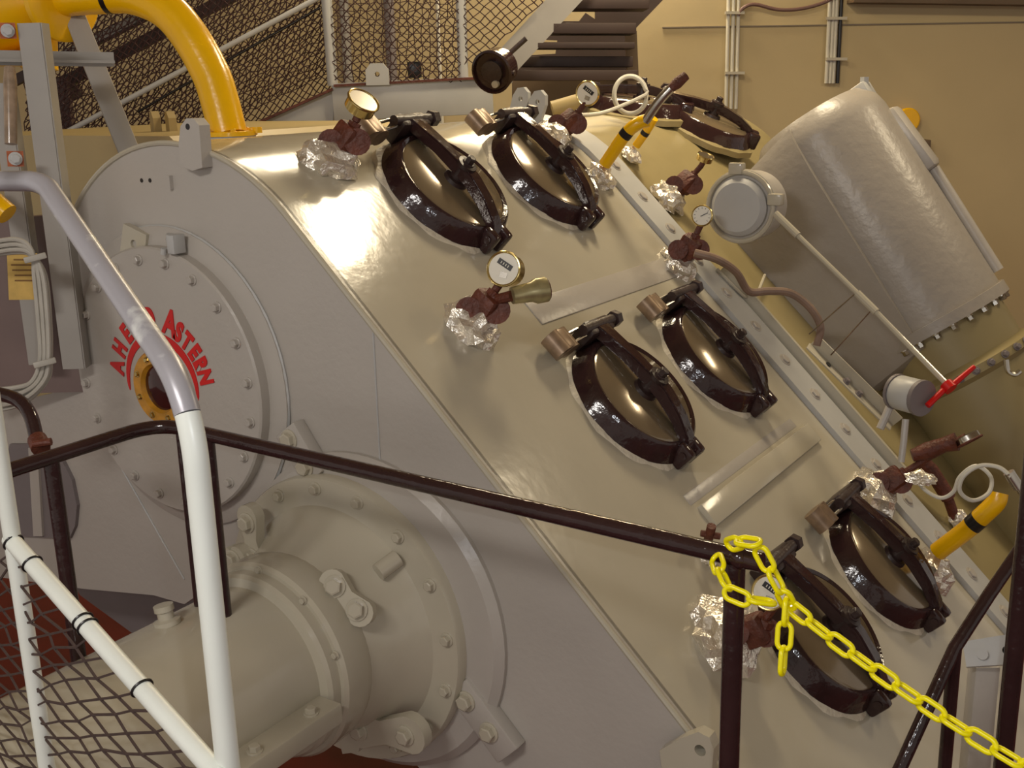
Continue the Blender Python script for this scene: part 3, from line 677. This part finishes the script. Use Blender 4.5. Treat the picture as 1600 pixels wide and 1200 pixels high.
# ================================================================== HOSE LOOPS ON THE RIGHT
hs1 = thing('coiled_hose', 'pale thin hose coiled in loops by the right edge with steel connector', 'hose', PD(1520, 760, 3.1))
pts = [PD(x, y, 3.0-.02*i) for i, (x, y) in enumerate([(1425, 740), (1445, 765), (1470, 778), (1490, 768), (1500, 745), (1525, 728), (1548, 745), (1545, 770), (1520, 782), (1500, 768), (1505, 745), (1530, 728), (1560, 730), (1580, 745)])]
bm = nb(); tube(bm, smooth_path(pts, 6), .0055, 8); obj('hose', bm, CABLEW, hs1)
bm = nb(); tube(bm, [PD(1576, 738, 2.75), PD(1592, 762, 2.75)], .014, 12); tube(bm, [PD(1590, 760, 2.75), PD(1600, 775, 2.75)], .009, 12); obj('connector', bm, STEEL, hs1)
tb = thing('foil_wrapped_tapping', 'foil-covered fittings below the coiled hose at the right', 'pipe tapping', PD(1488, 800, 3.0))
bb, bn = arcpt(1492, 815); foil(tb, bb, bn, .035, .05, 31); bm = nb(); d9 = (bb-CAM).dot(CAM_F); tube(bm, [PD(1492, 810, d9-.01), PD(1480, 775, d9-.04)], .018, 12); tube(bm, [PD(1482, 778, d9-.04), PD(1455, 735, d9-.05), PD(1440, 720, d9-.05)], .026, 12); obj('fitting', bm, RUST, tb)
# silver tape roll pieces by T6
bm = nb(); crumple(bm, frame(PD(1440, 748, 2.95), idir(PD(1440, 748, 2.95), 90, 30)), .035, .02, .02, .3, 41); tag(obj('foil_scrap', bm, FOIL, smooth=False), 'crumpled foil scrap between rusty thermometer and coiled hose', 'foil')

# pale hose loop at the crown
hp = []
for i in range(40):
    a = 2*PI*i/20; hp.append(PD(985+24*math.cos(a)*(1+.12*(i/40)), 148-28*math.sin(a)*(1+.1*(i/40)), 4.55+.0012*i))
hp = [PD(905, 180, 4.3), PD(935, 178, 4.4), PD(965, 168, 4.5)] + hp
bm = nb(); tube(bm, smooth_path(hp, 2), .008, 8); tag(obj('looped_hose', bm, CABLEW), 'pale looped hose lying near the crown behind the thermometers', 'hose')
bm = nb(); A, B = PD(863, 172, 4.5), PD(905, 160, 4.5); tube(bm, [A, B], .035, 14); tag(obj('pipe_stub', bm, TAN), 'short tan pipe stub behind the thermometer near the crown', 'pipe')

# ================================================================== RIGHT BOTTOM BRACKET AND BLACK RAILS
bk = thing('support_bracket', 'pale grey bracket with round hole and upright at lower right', 'bracket', PD(1555, 1040, 2.75))
f = frame(PD(1555, 1018, 2.7), idir(PD(1555, 1018, 2.7), 90, 10), CAM_R)
bm = nb(); plate_hole(bm, f, [(-.07, -.035), (.04, -.035), (.06, -.01), (.055, .02), (.03, .035), (-.07, .025)], .025, -.002, .010, .02); pl = obj('plate', bm, LGREY, bk, smooth=False)
bm = nb(); q = f @ V((.025, -.002, .002)); tube(bm, [q, q+f.col[2].to_3d()*.002], .0098, 12); obj('hole', bm, DARK, pl)
bm = nb(); q = f @ V((-.03, -.01, .02)); tube(bm, [q, q+f.col[2].to_3d()*.012], .013, 14); obj('rivet', bm, LGREY, pl)
bm = nb(); q1 = PD(1538, 1035, 2.75); beam(bm, q1, V((q1.x, q1.y, .95)), .06, .05, FH, .004); obj('upright', bm, GREY, bk)
def pipe_path(name, pts, r, m, parent): bm = nb(); tube(bm, pts, r, 16); return obj(name, bm, m, parent)
kr = thing('black_braced_rail', 'black pipe rail with diagonal brace in the lower right corner', 'handrail', V((PD(1490, 1010, 2.35).x, PD(1490, 1010, 2.35).y, 0)))
q = PD(1492, 1012, 2.35); pipe_path('brace', [PD(1608, 838, 2.4), PD(1545, 930, 2.37), q, PD(1395, 1225, 2.3), PD(1370, 1290, 2.3)], .014, BLACK, kr)
pipe_path('post', [q, V((q.x, q.y, .97))], .0145, BLACK, kr)
q2 = PD(1594, 930, 2.1); pipe_path('post', [q2+V((0, 0, .5)), V((q2.x, q2.y, .84))], .018, BLACK, kr)

# ================================================================== BLACK HANDRAIL, FRONT
RZ = 2.09
hr = thing('black_handrail', 'glossy black pipe handrail crossing the middle of the photo with a right end post', 'handrail', (-.605, -.495, 0))
pa = fillet([V((-1.99, -1.15, RZ)), V((-1.985, -.45, RZ)), V((-.562, -.492, RZ))], .09, 10)
pipe_path('top_rail', pa, .0155, BLACK, hr)
def weldcollar(P, r): bm = nb(); r_ = bmesh.ops.create_uvsphere(bm, u_segments=20, v_segments=12, radius=r, matrix=M.Translation(P)); return bm
obj('end_joint', weldcollar(V((-.597, -.492, RZ)), .0185), BLACK, hr)
for (x, y, zb) in ((-.605, -.492, 0), (-1.90, -.455, 1.67), (-1.82, -.46, 1.666), (-1.99, -.72, 1.63)):
    pipe_path('post', [V((x, y, RZ-.008)), V((x, y, zb))], .0165, BLACK, hr)
# curved black rail stub at left
sr = thing('curved_black_rail', 'short curved black pipe rail end clamped above the handrail at left edge', 'handrail', PD(55, 690, 2.35))
pipe_path('rail', smooth_path([PD(-60, 605, 2.5), PD(5, 617, 2.45), PD(32, 628, 2.42), PD(48, 650, 2.4), PD(58, 688, 2.38)], 6), .015, BLACK, sr)
bm = nb(); tube(bm, [PD(58, 686, 2.37), PD(64, 700, 2.35)], .02, 12); tube(bm, [PD(52, 694, 2.33), PD(80, 690, 2.33)], .008, 10); obj('clamp', bm, RUST, sr)

# ================================================================== YELLOW CHAIN
ch = thing('plastic_chain', 'bright yellow plastic chain looped around the black post', 'chain', PD(1228, 940, 1.68))
def link_mesh(L=.048, W=.028, r=.0040):
    bm = nb(); pts = []; hw = W/2-r; hl = L/2-r-hw
    for i in range(9): a = PI*i/8; pts.append(V((hl+hw*math.sin(a), hw*math.cos(a), 0)))
    for i in range(9): a = PI*i/8; pts.append(V((-hl-hw*math.sin(a), -hw*math.cos(a), 0)))
    tube(bm, pts, r, 10, closed=True); bmesh.ops.recalc_face_normals(bm, faces=bm.faces[:])
    for f_ in bm.faces: f_.smooth = True
    me = bpy.data.meshes.new('link'); bm.to_mesh(me); bm.free(); me.materials.append(CHAIN); return me
LK = link_mesh()
def run(pts, pitch=.0365, roll0=20):
    sp = smooth_path(pts, 12); acc = 0; nxt = pitch/2; k = 0
    for a, b in zip(sp, sp[1:]):
        d = (b-a).length
        while acc+d >= nxt:
            P = a+(b-a)*((nxt-acc)/d); x = (b-a).normalized(); z = toward_cam(P); z = (z-x*z.dot(x)).normalized(); y = z.cross(x)
            mw = M(((x.x, y.x, z.x, P.x), (x.y, y.y, z.y, P.y), (x.z, y.z, z.z, P.z), (0, 0, 0, 1))) @ M.Rotation(math.radians(roll0+90*(k % 2)+rnd(-8, 8)), 4, 'X')
            inst('link', LK, ch, mw); nxt += pitch; k += 1
        acc += d
run([PD(1232, 945, 1.66), PD(1300, 998, 1.63), PD(1400, 1070, 1.58), PD(1500, 1137, 1.53), PD(1620, 1210, 1.47)], roll0=28)
run([PD(1138, 852, 1.70), PD(1165, 846, 1.655), PD(1183, 855, 1.645), PD(1203, 890, 1.645), PD(1222, 925, 1.65), PD(1232, 945, 1.66)], roll0=30)
run([PD(1118, 870, 1.72), PD(1128, 898, 1.68), PD(1146, 928, 1.65), PD(1182, 938, 1.64), PD(1222, 942, 1.65)], roll0=25)
run([PD(1229, 936, 1.655), PD(1226, 985, 1.655), PD(1221, 1066, 1.655)], roll0=100)

# ================================================================== WHITE RAIL, FRONT LEFT
wr = thing('white_stair_rail', 'white painted pipe stair rail with worn bare top in the left foreground', 'handrail', (-1.36, -.875, 0))
AX, AY = -.951, -1.213; BX, BY = -1.507, -1.112
top = PD(298, 630, 1.236)
path = fillet([PD(-60, 283, 1.694), PD(68, 283, 1.617), V((AX, AY, top.z+.0105)), V((AX, AY, .02))], .12, 12)
worn_i = 13+8
pipe_path('worn_top_rail', path[:worn_i+1], .0150, WORN, wr)
pipe_path('post', path[worn_i:], .0145, WHITE, wr)
pipe_path('post', [V((BX, BY, PD(-8, 560, 1.63).z+.35)), V((BX, BY, .02))], .0128, WHITE, wr)
D1, D2 = PD(16, 842, 1.694), PD(345, 1215, 1.33)
pipe_path('lower_rail', [D1, D2], .0130, WHITE, wr)
for t in (.02, .13, .40, .425, .68):
    q = D1*(1-t)+D2*t; x = (D2-D1).normalized(); bm = nb(); f = frame(q, x)
    tube(bm, [f @ V((.0142*math.cos(2*PI*i/20), .0142*math.sin(2*PI*i/20), .003*math.sin(2*PI*i/20))) for i in range(20)], .0019, 6, closed=True)
    obj('cable_tie', bm, DARK, wr)
# foreground netting
def net(name, corner, u, v, nu, nv, r, m, label, group, jit=.12, diag=True, seed=3, keep=None):
    rg = random.Random(seed); bm = nb(); G = {}
    for i in range(nu+1):
        for j in range(nv+1):
            G[i, j] = corner + u*(i/nu) + v*(j/nv) + (u/nu)*rg.uniform(-jit, jit) + (v/nv)*rg.uniform(-jit, jit) + u.cross(v).normalized()*rg.uniform(-1, 1)*jit*.3*(u.length/nu)
    def seg(a, b):
        if keep and not (keep(a) and keep(b)): return
        tube(bm, [a, b], r, 4, caps=False)
    for i in range(nu+1):
        for j in range(nv+1):
            if diag:
                if i < nu and j < nv: 
                    if (i+j) % 2 == 0: seg(G[i, j], G[i+1, j+1])
                    else: seg(G[i+1, j], G[i, j+1])
            else:
                if i < nu: seg(G[i, j], G[i+1, j])
                if j < nv: seg(G[i, j], G[i, j+1])
    return tag(obj(name, bm, m), label, 'net', group)
nn_ = (D2-D1).cross(V((0, 0, 1))).normalized()
def PN(px, py): return PP(px, py, D1, nn_)
c0 = PN(18, 862); u = (PN(345, 1225)-c0); v = PN(-62, 900)-c0
net('safety_net', c0, u*1.1, v*5.0, 15, 20, .0021, ROPE2, 'dark knotted safety net hung under white sloping rail in left foreground', None, .22, False, 5)

# ================================================================== YELLOW ELBOW PIPE, TOP LEFT
bp, bn = PZ(357, 212, 2.672), V((0, 0, 1))
dp = (bp-CAM).dot(CAM_F)
ye = thing('yellow_elbow_pipe', 'large yellow elbow pipe curving down onto the grey casing top', 'pipe', bp)
r_ = .0565
c1 = bp + V((0, 0, 0))
sp = smooth_path([bp+V((0, 0, .0)), PD(344, 160, dp), PD(329, 115, dp), PD(296, 56, dp), PD(258, 14, dp+.01), PD(205, -8, dp+.03), PD(150, -8, dp+.05), PD(95, -4, dp+.08)], 7)
bm = nb(); tube(bm, sp, r_, 28); obj('elbow', bm, YEL, ye)
bm = nb(); lathe(bm, frame(bp, bn), [(.085, .0), (.085, .012), (.062, .014)], 32); tube(bm, [bp+CAM_R*.085+V((0, 0, .008)), bp+CAM_R*.085+V((0, 0, .025))], .016, 12); fl = obj('foot_flange', bm, YEL, ye)
bm = nb(); lathe(bm, frame(bp-V((0, 0, .02)), bn), [(.08, .0), (.08, .02)], 32); obj('grey_pad', bm, LGREY, ye)
i = 39; bm = nb(); tube(bm, [sp[i], sp[i+1]+(sp[i+1]-sp[i])*.0], r_*1.02, 28); 
obj('black_band', bm, DARK, ye)
for i in range(6): bolt(fl, bp+V((.073*math.cos(i*PI/3+.5), .073*math.sin(i*PI/3+.5), .012)), bn, BOLT_YF)
yv = thing('yellow_valve', 'bulky yellow valve body at the top left corner above the steel frame', 'valve', PD(40, 20, dp+.12))
d_ = (PD(150, -8, dp+.05)-PD(60, 0, dp+.1)).normalized()
bm = nb(); lathe(bm, frame(PD(100, -4, dp+.07), (d_+toward_cam(bp)*.35-CAM_U*.12).normalized()), [(.125, -.025), (.13, -.02), (.13, .0), (.12, .006), (.07, .006)], 40); obj('flange', bm, YEL, yv)
bm = nb(); q = PD(60, 0, dp+.1); lathe(bm, frame(q, -d_), [(.06, -.04), (.075, 0), (.13, .06), (.15, .13), (.14, .2), (.1, .26), (.06, .3)], 36); obj('body', bm, YEL, yv)
bm = nb(); tube(bm, [PD(60, 40, dp+.14), PD(62, 108, dp+.16)], .055, 20); lathe(bm, frame(PD(40, 92, dp+.18), (0, 0, 1)), [(.1, -.02), (.1, .02)], 28); obj('neck', bm, YEL, yv)
bm = nb(); tube(bm, smooth_path([PD(-40, 290, 3.0), PD(-8, 318, 3.0), PD(12, 335, 3.0)], 5), .03, 16); tag(obj('yellow_pipe_end', bm, YEL), 'short yellow pipe end at left edge below the worn rail', 'pipe')

# ================================================================== GREY STEEL FRAME, LEFT
MAUVE = mat('mauve_grey_panel', (118, 100, 96), .5, var=.1)
fr = thing('steel_frame', 'grey angle iron frame with diagonal strut and crossbar at top left', 'frame', V((-2.75, -.1, 0)))
q = PD(45, 36, 2.95)
def angle_v(P, ztop, zbot, wd, name, m=FGREY):
    bm = nb(); cz = (ztop+zbot)/2; h_ = ztop-zbot
    f_ = frame(V((P.x, P.y, cz)), (0, 0, 1), RH); box(bm, f_, wd, .007, h_); box(bm, f_ @ M.Translation((wd/2, wd*.42, 0)), .007, wd*.85, h_); return obj(name, bm, m, fr, smooth=False)
po = angle_v(q, q.z, PD(95, 612, 2.95).z, .06, 'angle_post')
q3 = PD(-2, 130, 3.05); angle_v(q3, q3.z, PD(95, 612, 2.95).z, .05, 'angle_post')
bm = nb(); beam(bm, PD(118, 30, 3.45), PD(207, 250, 3.42), .062, .062, toward_cam(q), .004); obj('diagonal_strut', bm, FGREY, fr)
bm = nb(); beam(bm, PD(-20, 94, 3.05), PD(178, 97, 3.2), .008, .035, FH); beam(bm, PD(-20, 90, 3.07), PD(178, 93, 3.22), .04, .006, FH); obj('crossbar', bm, FGREY, fr)
for px, py in ((24, 248), (12, 48)):
    P = PD(px, py, 2.93); bm = nb(); box(bm, frame(P-toward_cam(P)*.006, toward_cam(P), CAM_R), .04, .04, .004); pt = obj('paint_mark', bm, mat('orange_red_primer', (170, 90, 50), .6, var=.4, scale=60), fr)
    bolt(fr, P, toward_cam(P), BOLT_L)
bm = nb(); tube(bm, [PD(15, 105, 3.0), PD(16, 130, 3.0), PD(17, 225, 3.0)], [.014, .018, .016], 14); tag(obj('sight_tube', bm, mat('murky_glass_tube', (150, 130, 110), .2, var=.3, scale=30)), 'narrow upright murky sight tube behind the grey angle post', 'sight tube')
bm = nb(); tube(bm, [PD(61, 118, 3.15), PD(63, 170, 3.15)], .019, 14); tag(obj('pipe_coupling', bm, CABLEW), 'small pale pipe coupling on right side of the angle post', 'coupling')

# cables
cb = thing('cable_bundle', 'bundle of grey cables clamped to the post behind the white rail', 'cable', PD(70, 480, 2.9))
for k in range(6):
    o = (k-2.5); dd = 2.86+.014*(k % 2)
    pts = [PD(-30, 392+o*4, dd), PD(25, 384+o*4, dd), PD(50, 396+o*1.5, dd), PD(62+o*3.4, 430, dd), PD(69+o*3.6, 500, dd), PD(71+o*3.2, 560, dd), PD(62+o*4.5, 595, dd), PD(30+o*2, 618+o*5, dd), PD(-30, 628+o*7, dd)]
    bm = nb(); tube(bm, smooth_path(pts, 5), .0062, 8); obj('cable', bm, CABLE, cb)
for px, py in ((55, 403), (70, 567)):
    bm = nb(); P = PD(px, py, 2.845); box(bm, frame(P, toward_cam(P), CAM_R*.95+CAM_U*.25), .055, .016, .012, .003); obj('cable_clamp', bm, CABLE, cb)
nt = thing('paper_notice', 'small yellowed paper notice fixed beside the cable bundle', 'notice', PD(36, 432, 3.0))
f = frame(PD(36, 432, 3.02), toward_cam(PD(36, 432, 3)), CAM_R); bm = nb(); box(bm, f, .075, .125, .003); sh = obj('sheet', bm, PAPER, nt)
bm = nb()
for k in range(5): box(bm, f @ M.Translation((rnd(-.006, .006), .045-.014*k, .0022)), .05, .004, .001)
obj('illegible_lines', bm, mat('faded_ink', (130, 95, 50), .7), nt)
# flat mauve-grey panel behind the cables
bm = nb(); prism(bm, [PB(x, y, 3.27) for x, y in [(-60, 345), (104, 335), (136, 380), (138, 612), (-60, 618)]], FH*.04); cbn = obj('backing_panel', bm, MAUVE, smooth=False); tag(cbn, 'dull mauve-grey upright panel behind cable bundle at left edge', 'panel')
# left casing extension seen behind frame (tan horizontal drum)
ct = thing('tan_casing', 'tan horizontal casing behind the steel frame at the left', 'casing', (-3.7, .9, 1.2))
bm = nb(); A = PZ(60, 226, 2.66)
prism(bm, [V((-4.4, .55, 1.2)), V((-2.99, .55, 1.2)), V((-2.99, .55, 2.62)), V((-3.05, .55, 2.66)), V((-4.3, .55, 2.66)), V((-4.4, .55, 2.6))], (0, 1.3, 0)); obj('shell', bm, TAN, ct, smooth=False)
for k in range(2):
    bm = nb(); q = PD(250+k*24, 197, 4.2); mw = frame(q, (-.4, -1, 0)); prism(bm, [mw @ V(p) for p in [(-.02, -.06, 0), (.02, -.06, 0), (.02, .03, 0), (.0, .055, 0), (-.02, .05, 0)]], mw.col[2].to_3d()*.03); obj('lug', bm, TAN, ct, smooth=False)

# ================================================================== BACKGROUND LANDING, NETS, STAIRS
LD = 5.6
ld = thing('landing', 'pale grey landing beam behind the casing carrying netted posts', 'landing', PB(620, 300, LD))
A, B = PB(522, 160, LD), PB(770, 148, LD)
bm = nb(); beam(bm, A, B, .10, .175, (0, 0, 1), .003); obj('edge_beam', bm, LGREY, ld)
bm = nb(); beam(bm, PB(522, 134, LD-.06), PB(765, 121, LD-.06), .03, .012); obj('beam_lip', bm, RUST, ld)
bm = nb(); prism(bm, [PB(x, y, LD-.02) for x, y in [(385, 212), (395, 198), (520, 141), (521, 188), (470, 204)]], FH*.05); sg = obj('stair_stringer', bm, LGREY, ld, smooth=False)
bm = nb(); beam(bm, PB(390, 198, LD-.03), PB(521, 139, LD-.03), .06, .012); obj('stringer_lip', bm, RUST, sg)
bm = nb(); mw = frame(PB(590, 116, LD-.06), -FH, RH); plate_hole(bm, mw, [(-.055, -.05), (.055, -.05), (.055, .02), (.03, .05), (-.03, .05), (-.055, .02)], 0, .0, .012, .02); obj('beam_lug', bm, LGREY, ld, smooth=False)
bm = nb(); box(bm, frame(PB(648, 109, LD), (0, 0, 1), RH), .065, .05, .075, .008); tube(bm, [PB(648, 109, LD-.02), PB(648, 109, LD-.05)], .012, 10); obj('dark_bracket', bm, DARK, ld)
for (x0, y0, x1, y1) in ((508, -30, 520, 134), (719, -30, 724, 124)):
    A, B = PB(x0, y0, LD-.03), PB(x1, y1, LD-.03); pipe_path('railing_post', [A, B], .025, LGREY, ld)
# supports to floor, hidden behind casing
for px in (545, 740):
    q = PB(px, 185, LD); bm = nb(); beam(bm, V((q.x, q.y, 0)), q, .06, .06, FH); obj('support_leg', bm, FGREY, ld)
# lower stair rails
rl = thing('lower_stair_rail', 'thin pale sloping rail pipes of the netted stair at upper left', 'handrail', PB(280, 400, LD))
pipe_path('mid_rail', [PB(510, -10, LD-.02), PB(75, 222, LD-.02)], .013, LGREY, rl)
pipe_path('wire', [PB(500, 12, LD-.02), PB(215, 175, LD-.02)], .006, DARK, rl)
sb = thing('upper_stair_flight', 'dark sloping stair bars beside the yellow pipe at upper left', 'stairs', PB(150, 200, LD+.3))
for (a, b, wd, m) in (((60, 150), (400, -25), .035, TREAD), ((20, 128), (240, 18), .03, TREAD), ((90, 92), (260, 6), .022, FGREY), ((70, 165), (125, 137), .05, BPANEL)):
    bm = nb(); beam(bm, PB(*a, LD+.3), PB(*b, LD+.3), .05, wd*1.6); obj('sloping_bar', bm, m, sb)
q = PB(102, 128, LD+.2); bm = nb(); beam(bm, PB(98, 120, LD+.25), PB(112, 230, LD+.25), .05, .05, FH); obj('dark_upright', bm, mat('dim_steel', (84, 66, 62), .6), sb)
# nets
U = lambda a, b, d: PB(*b, d)-PB(*a, d)
net('safety_net', PB(40, -100, LD), U((40, -100), (570, -358), LD), U((40, -100), (40, 245), LD)*1.42, 88, 76, .0028, ROPE, 'dark netting along the descending stair at upper left', 'nets on the landing and stair', .18, True, 8,
    keep=lambda p: p.z > PB(200, 262, LD).z-.1 and (p-PB(516, 60, LD)).dot(RH) < 0)
net('safety_net', PB(517, -20, LD-.05), U((517, -20), (722, -20), LD-.05), U((517, -20), (520, 128), LD-.05), 26, 20, .0027, ROPE, 'dark netting between the two pale landing posts', 'nets on the landing and stair', .22, True, 9)
net('safety_net', PB(513, -20, LD+.01), U((513, -20), (722, -20), LD), U((513, -20), (515, 134), LD), 17, 13, .0022, ROPE, 'second slack net layer hanging between the two landing posts', 'nets on the landing and stair', .3, False, 10)
net('safety_net', PB(724, -20, LD-.05), U((724, -20), (850, -20), LD-.05), U((724, -20), (724, 100), LD-.05), 15, 16, .0027, ROPE, 'dark netting right of the landing posts beside the grey stringer', 'nets on the landing and stair', .2, True, 11,
    keep=lambda p: (p-PB(765, 96, LD)).dot((PB(880, -30, LD)-PB(765, 96, LD)).cross(FH)) * (PB(730, 0, LD)-PB(765, 96, LD)).dot((PB(880, -30, LD)-PB(765, 96, LD)).cross(FH)) > 0)
net('safety_net', PB(40, -60, LD+.06), U((40, -60), (570, -318), LD), U((40, -60), (40, 250), LD)*1.3, 49, 40, .0026, ROPE, 'second slack net layer along the descending stair', 'nets on the landing and stair', .35, False, 18, keep=lambda p: p.z > PB(200, 262, LD).z-.1 and (p-PB(516, 60, LD)).dot(RH) < 0)
# wall pipes behind the net
for px, r, m, lb in ((543, .03, FGREY, 'leftmost dim pipe on the wall behind the landing net'), (612, .034, DGREY, 'dark pipe in the middle of the wall behind the landing net'), (687, .012, CABLEW, 'thin pale pipe on the wall behind the landing net')):
    bm = nb(); q = PB(px, 100, WD-.08); tube(bm, [V((q.x, q.y, 4.5)), V((q.x, q.y, 1.5))], r, 14); tag(obj('wall_pipe', bm, m), lb, 'pipe', 'pipes on the back wall')
# up staircase
us = thing('staircase', 'dark staircase rising to the right behind the casing with grey stringer', 'stairs', PB(880, 150, LD+.2))
bm = nb(); prism(bm, [PB(x, y, LD) for x, y in [(762, 98), (880, -30), (938, -30), (807, 112), (800, 130), (785, 130)]], FH*.05); obj('stringer', bm, FGREY, us, smooth=False)
for k, (y, x0, x1) in enumerate(((118, 800, 992), (97, 812, 985), (46, 862, 990), (8, 895, 1010), (72, 838, 988))):
    d = LD+.12+.12*(k % 2)
    A, B = PB(x0, y, d), PB(x1, y, d); bm = nb(); beam(bm, A, B, .24, .05 if k != 4 else .03, (0, 0, 1), .004); obj('tread', bm, TREAD, us)
for (q0, d) in (([(938, -30), (1055, -20), (988, 50), (990, 122), (796, 122), (830, 86), (868, 84), (871, 63), (852, 62), (880, 33), (905, 33), (915, 20), (930, 30), (930, 12), (899, 12)], LD+.7), ([(800, 122), (1000, 120), (1004, 180), (800, 185)], LD+.5)):
    bm = nb(); prism(bm, [PB(x, y, d) for x, y in q0], FH*.03); obj('back_panel', bm, TREAD if q0[0][1] < 100 else BPANEL, us, smooth=False)
bm = nb(); prism(bm, [PB(x, y, LD+.45) for x, y in [(978, 52), (995, 48), (1000, 165), (982, 165)]], FH*.05); obj('end_upright', bm, BPANEL, us, smooth=False)
# black lamp/horn
q = PD(768, 113, 5.0); dn = idir(q, 215, 32); f = frame(q, dn, CAM_R)
lp = thing('round_black_lamp', 'round black floodlight hanging by the foot of the grey stringer', 'lamp', q)
bm = nb(); lathe(bm, f, [(.05, -.12), (.085, -.1), (.095, -.02), (.098, .0), (.088, .004), (.082, -.015), (.03, -.02)], 32); hd = obj('housing', bm, BLACK, lp)
bm = nb(); lathe(bm, f, [(.05, -.018), (.05, .002), (.02, .006)], 20); obj('hub', bm, BLACKM, hd)
bm = nb(); tube(bm, [f @ V((-.1, 0, -.03)), f @ V((.1, 0, -.03))], .012, 10); tube(bm, [f @ V((0, .02, -.1)), f @ V((.1, .12, -.16))], .012, 10); obj('mount', bm, BLACKM, lp)
bm = nb(); lathe(bm, f @ M.Translation((.02, -.05, 0)), [(.018, -.005), (.016, .012)], 14); obj('pale_plug', bm, CREAM, lp)

# ================================================================== WALL FITTINGS
def conduits(xs, y0, y1, label, dark=None):
    g = thing('conduit_run', label, 'conduit', PB(xs[0], y1, WD-.04), 'conduit runs on the back wall')
    for i, x in enumerate(xs):
        a = PB(x, y0, WD-.03); b = PB(x+2, y1, WD-.03); bm = nb(); tube(bm, [a, V((a.x, a.y, b.z))], .012, 10); obj('conduit', bm, DARK if dark == i else CABLEW, g)
    for y in ((y0*.75+y1*.25), (y0*.28+y1*.72)):
        A, B = PB(xs[0]-6, y, WD-.05), PB(xs[-1]+8, y, WD-.05); bm = nb(); beam(bm, A, B, .03, .018); obj('clamp_strip', bm, CREAM, g)
conduits([1139, 1147, 1155], -30, 170, 'pale conduits clamped to back wall left of the big cylinder')
conduits([1297, 1303, 1308, 1315], -5, 130, 'pale and black conduits on the wall above the big cylinder', 3)
bm = nb(); tube(bm, smooth_path([PB(1153, 24, WD-.05), PB(1162, 12, WD-.06), PB(1180, 7, WD-.06), PB(1215, 15, WD-.06), PB(1250, 14, WD-.06), PB(1285, 5, WD-.06), PB(1310, -8, WD-.06)], 6), .012, 8); tag(obj('drooping_cable', bm, mat('purple_brown_cable', (105, 78, 72), .5)), 'drooping dark cable between the two conduit runs at the wall top', 'cable')
q = PB(1419, 188, WD-.06); f = frame(q, -FH, RH)
yl = thing('yellow_call_button', 'round yellow disc button on the cream back wall', 'button', q)
bm = nb(); lathe(bm, f, [(.076, -.06), (.08, -.02), (.08, -.004), (.072, .003), (.02, .004)], 32); obj('disc', bm, YEL, yl)
bx = thing('wall_socket_box', 'small cream and brown box on wall below the yellow disc', 'box', PB(1435, 226, WD-.05))
bm = nb(); box(bm, frame(PB(1420, 220, WD-.05), -FH, RH), .10, .08, .1, .008); obj('housing', bm, CREAM, bx)
bm = nb(); box(bm, frame(PB(1440, 226, WD-.06), -FH, RH), .085, .065, .11, .006); obj('cover', bm, BPANEL, bx)
# ceiling lamps (fixtures the light comes from)
for (x, y, sx, sy, lb) in ((-1.75, 2.3, .6, .4, 'ceiling lamp over the hatch side of gear casing'), (-3.4, 2.35, .6, .4, 'ceiling lamp over the rounded crown of gear casing'), (.6, 3.4, .8, .4, 'ceiling lamp over the far right of the room'), (-3.6, 4.6, .8, .4, 'ceiling lamp near the back wall'), (-1.2, -3.4, 1.2, .5, 'ceiling lamp in front of the casing end')):
    l_ = thing('ceiling_lamp', lb, 'lamp', (x, y, 4.5)); bm = nb(); box(bm, M.Translation((x, y, 4.5)), sx+.08, sy+.08, .1, .01); obj('housing', bm, LGREY, l_)
# right-hand dim machinery
dk = thing('dark_pump', 'dim dark machinery with steel hook at the far right edge', 'machinery', PD(1590, 600, 4.0))
bm = nb(); lathe(bm, frame(PD(1605, 600, 4.2), toward_cam(PD(1600, 600, 4))), [(.12, -.2), (.12, 0), (.08, .03), (.03, .04)], 24); obj('drum', bm, DARK, dk)
bm = nb(); tube(bm, smooth_path([PD(1572, 562, 3.9), PD(1575, 580, 3.9), PD(1586, 585, 3.9), PD(1594, 580, 3.9)], 5), .009, 8); obj('hook', bm, STEEL, dk)
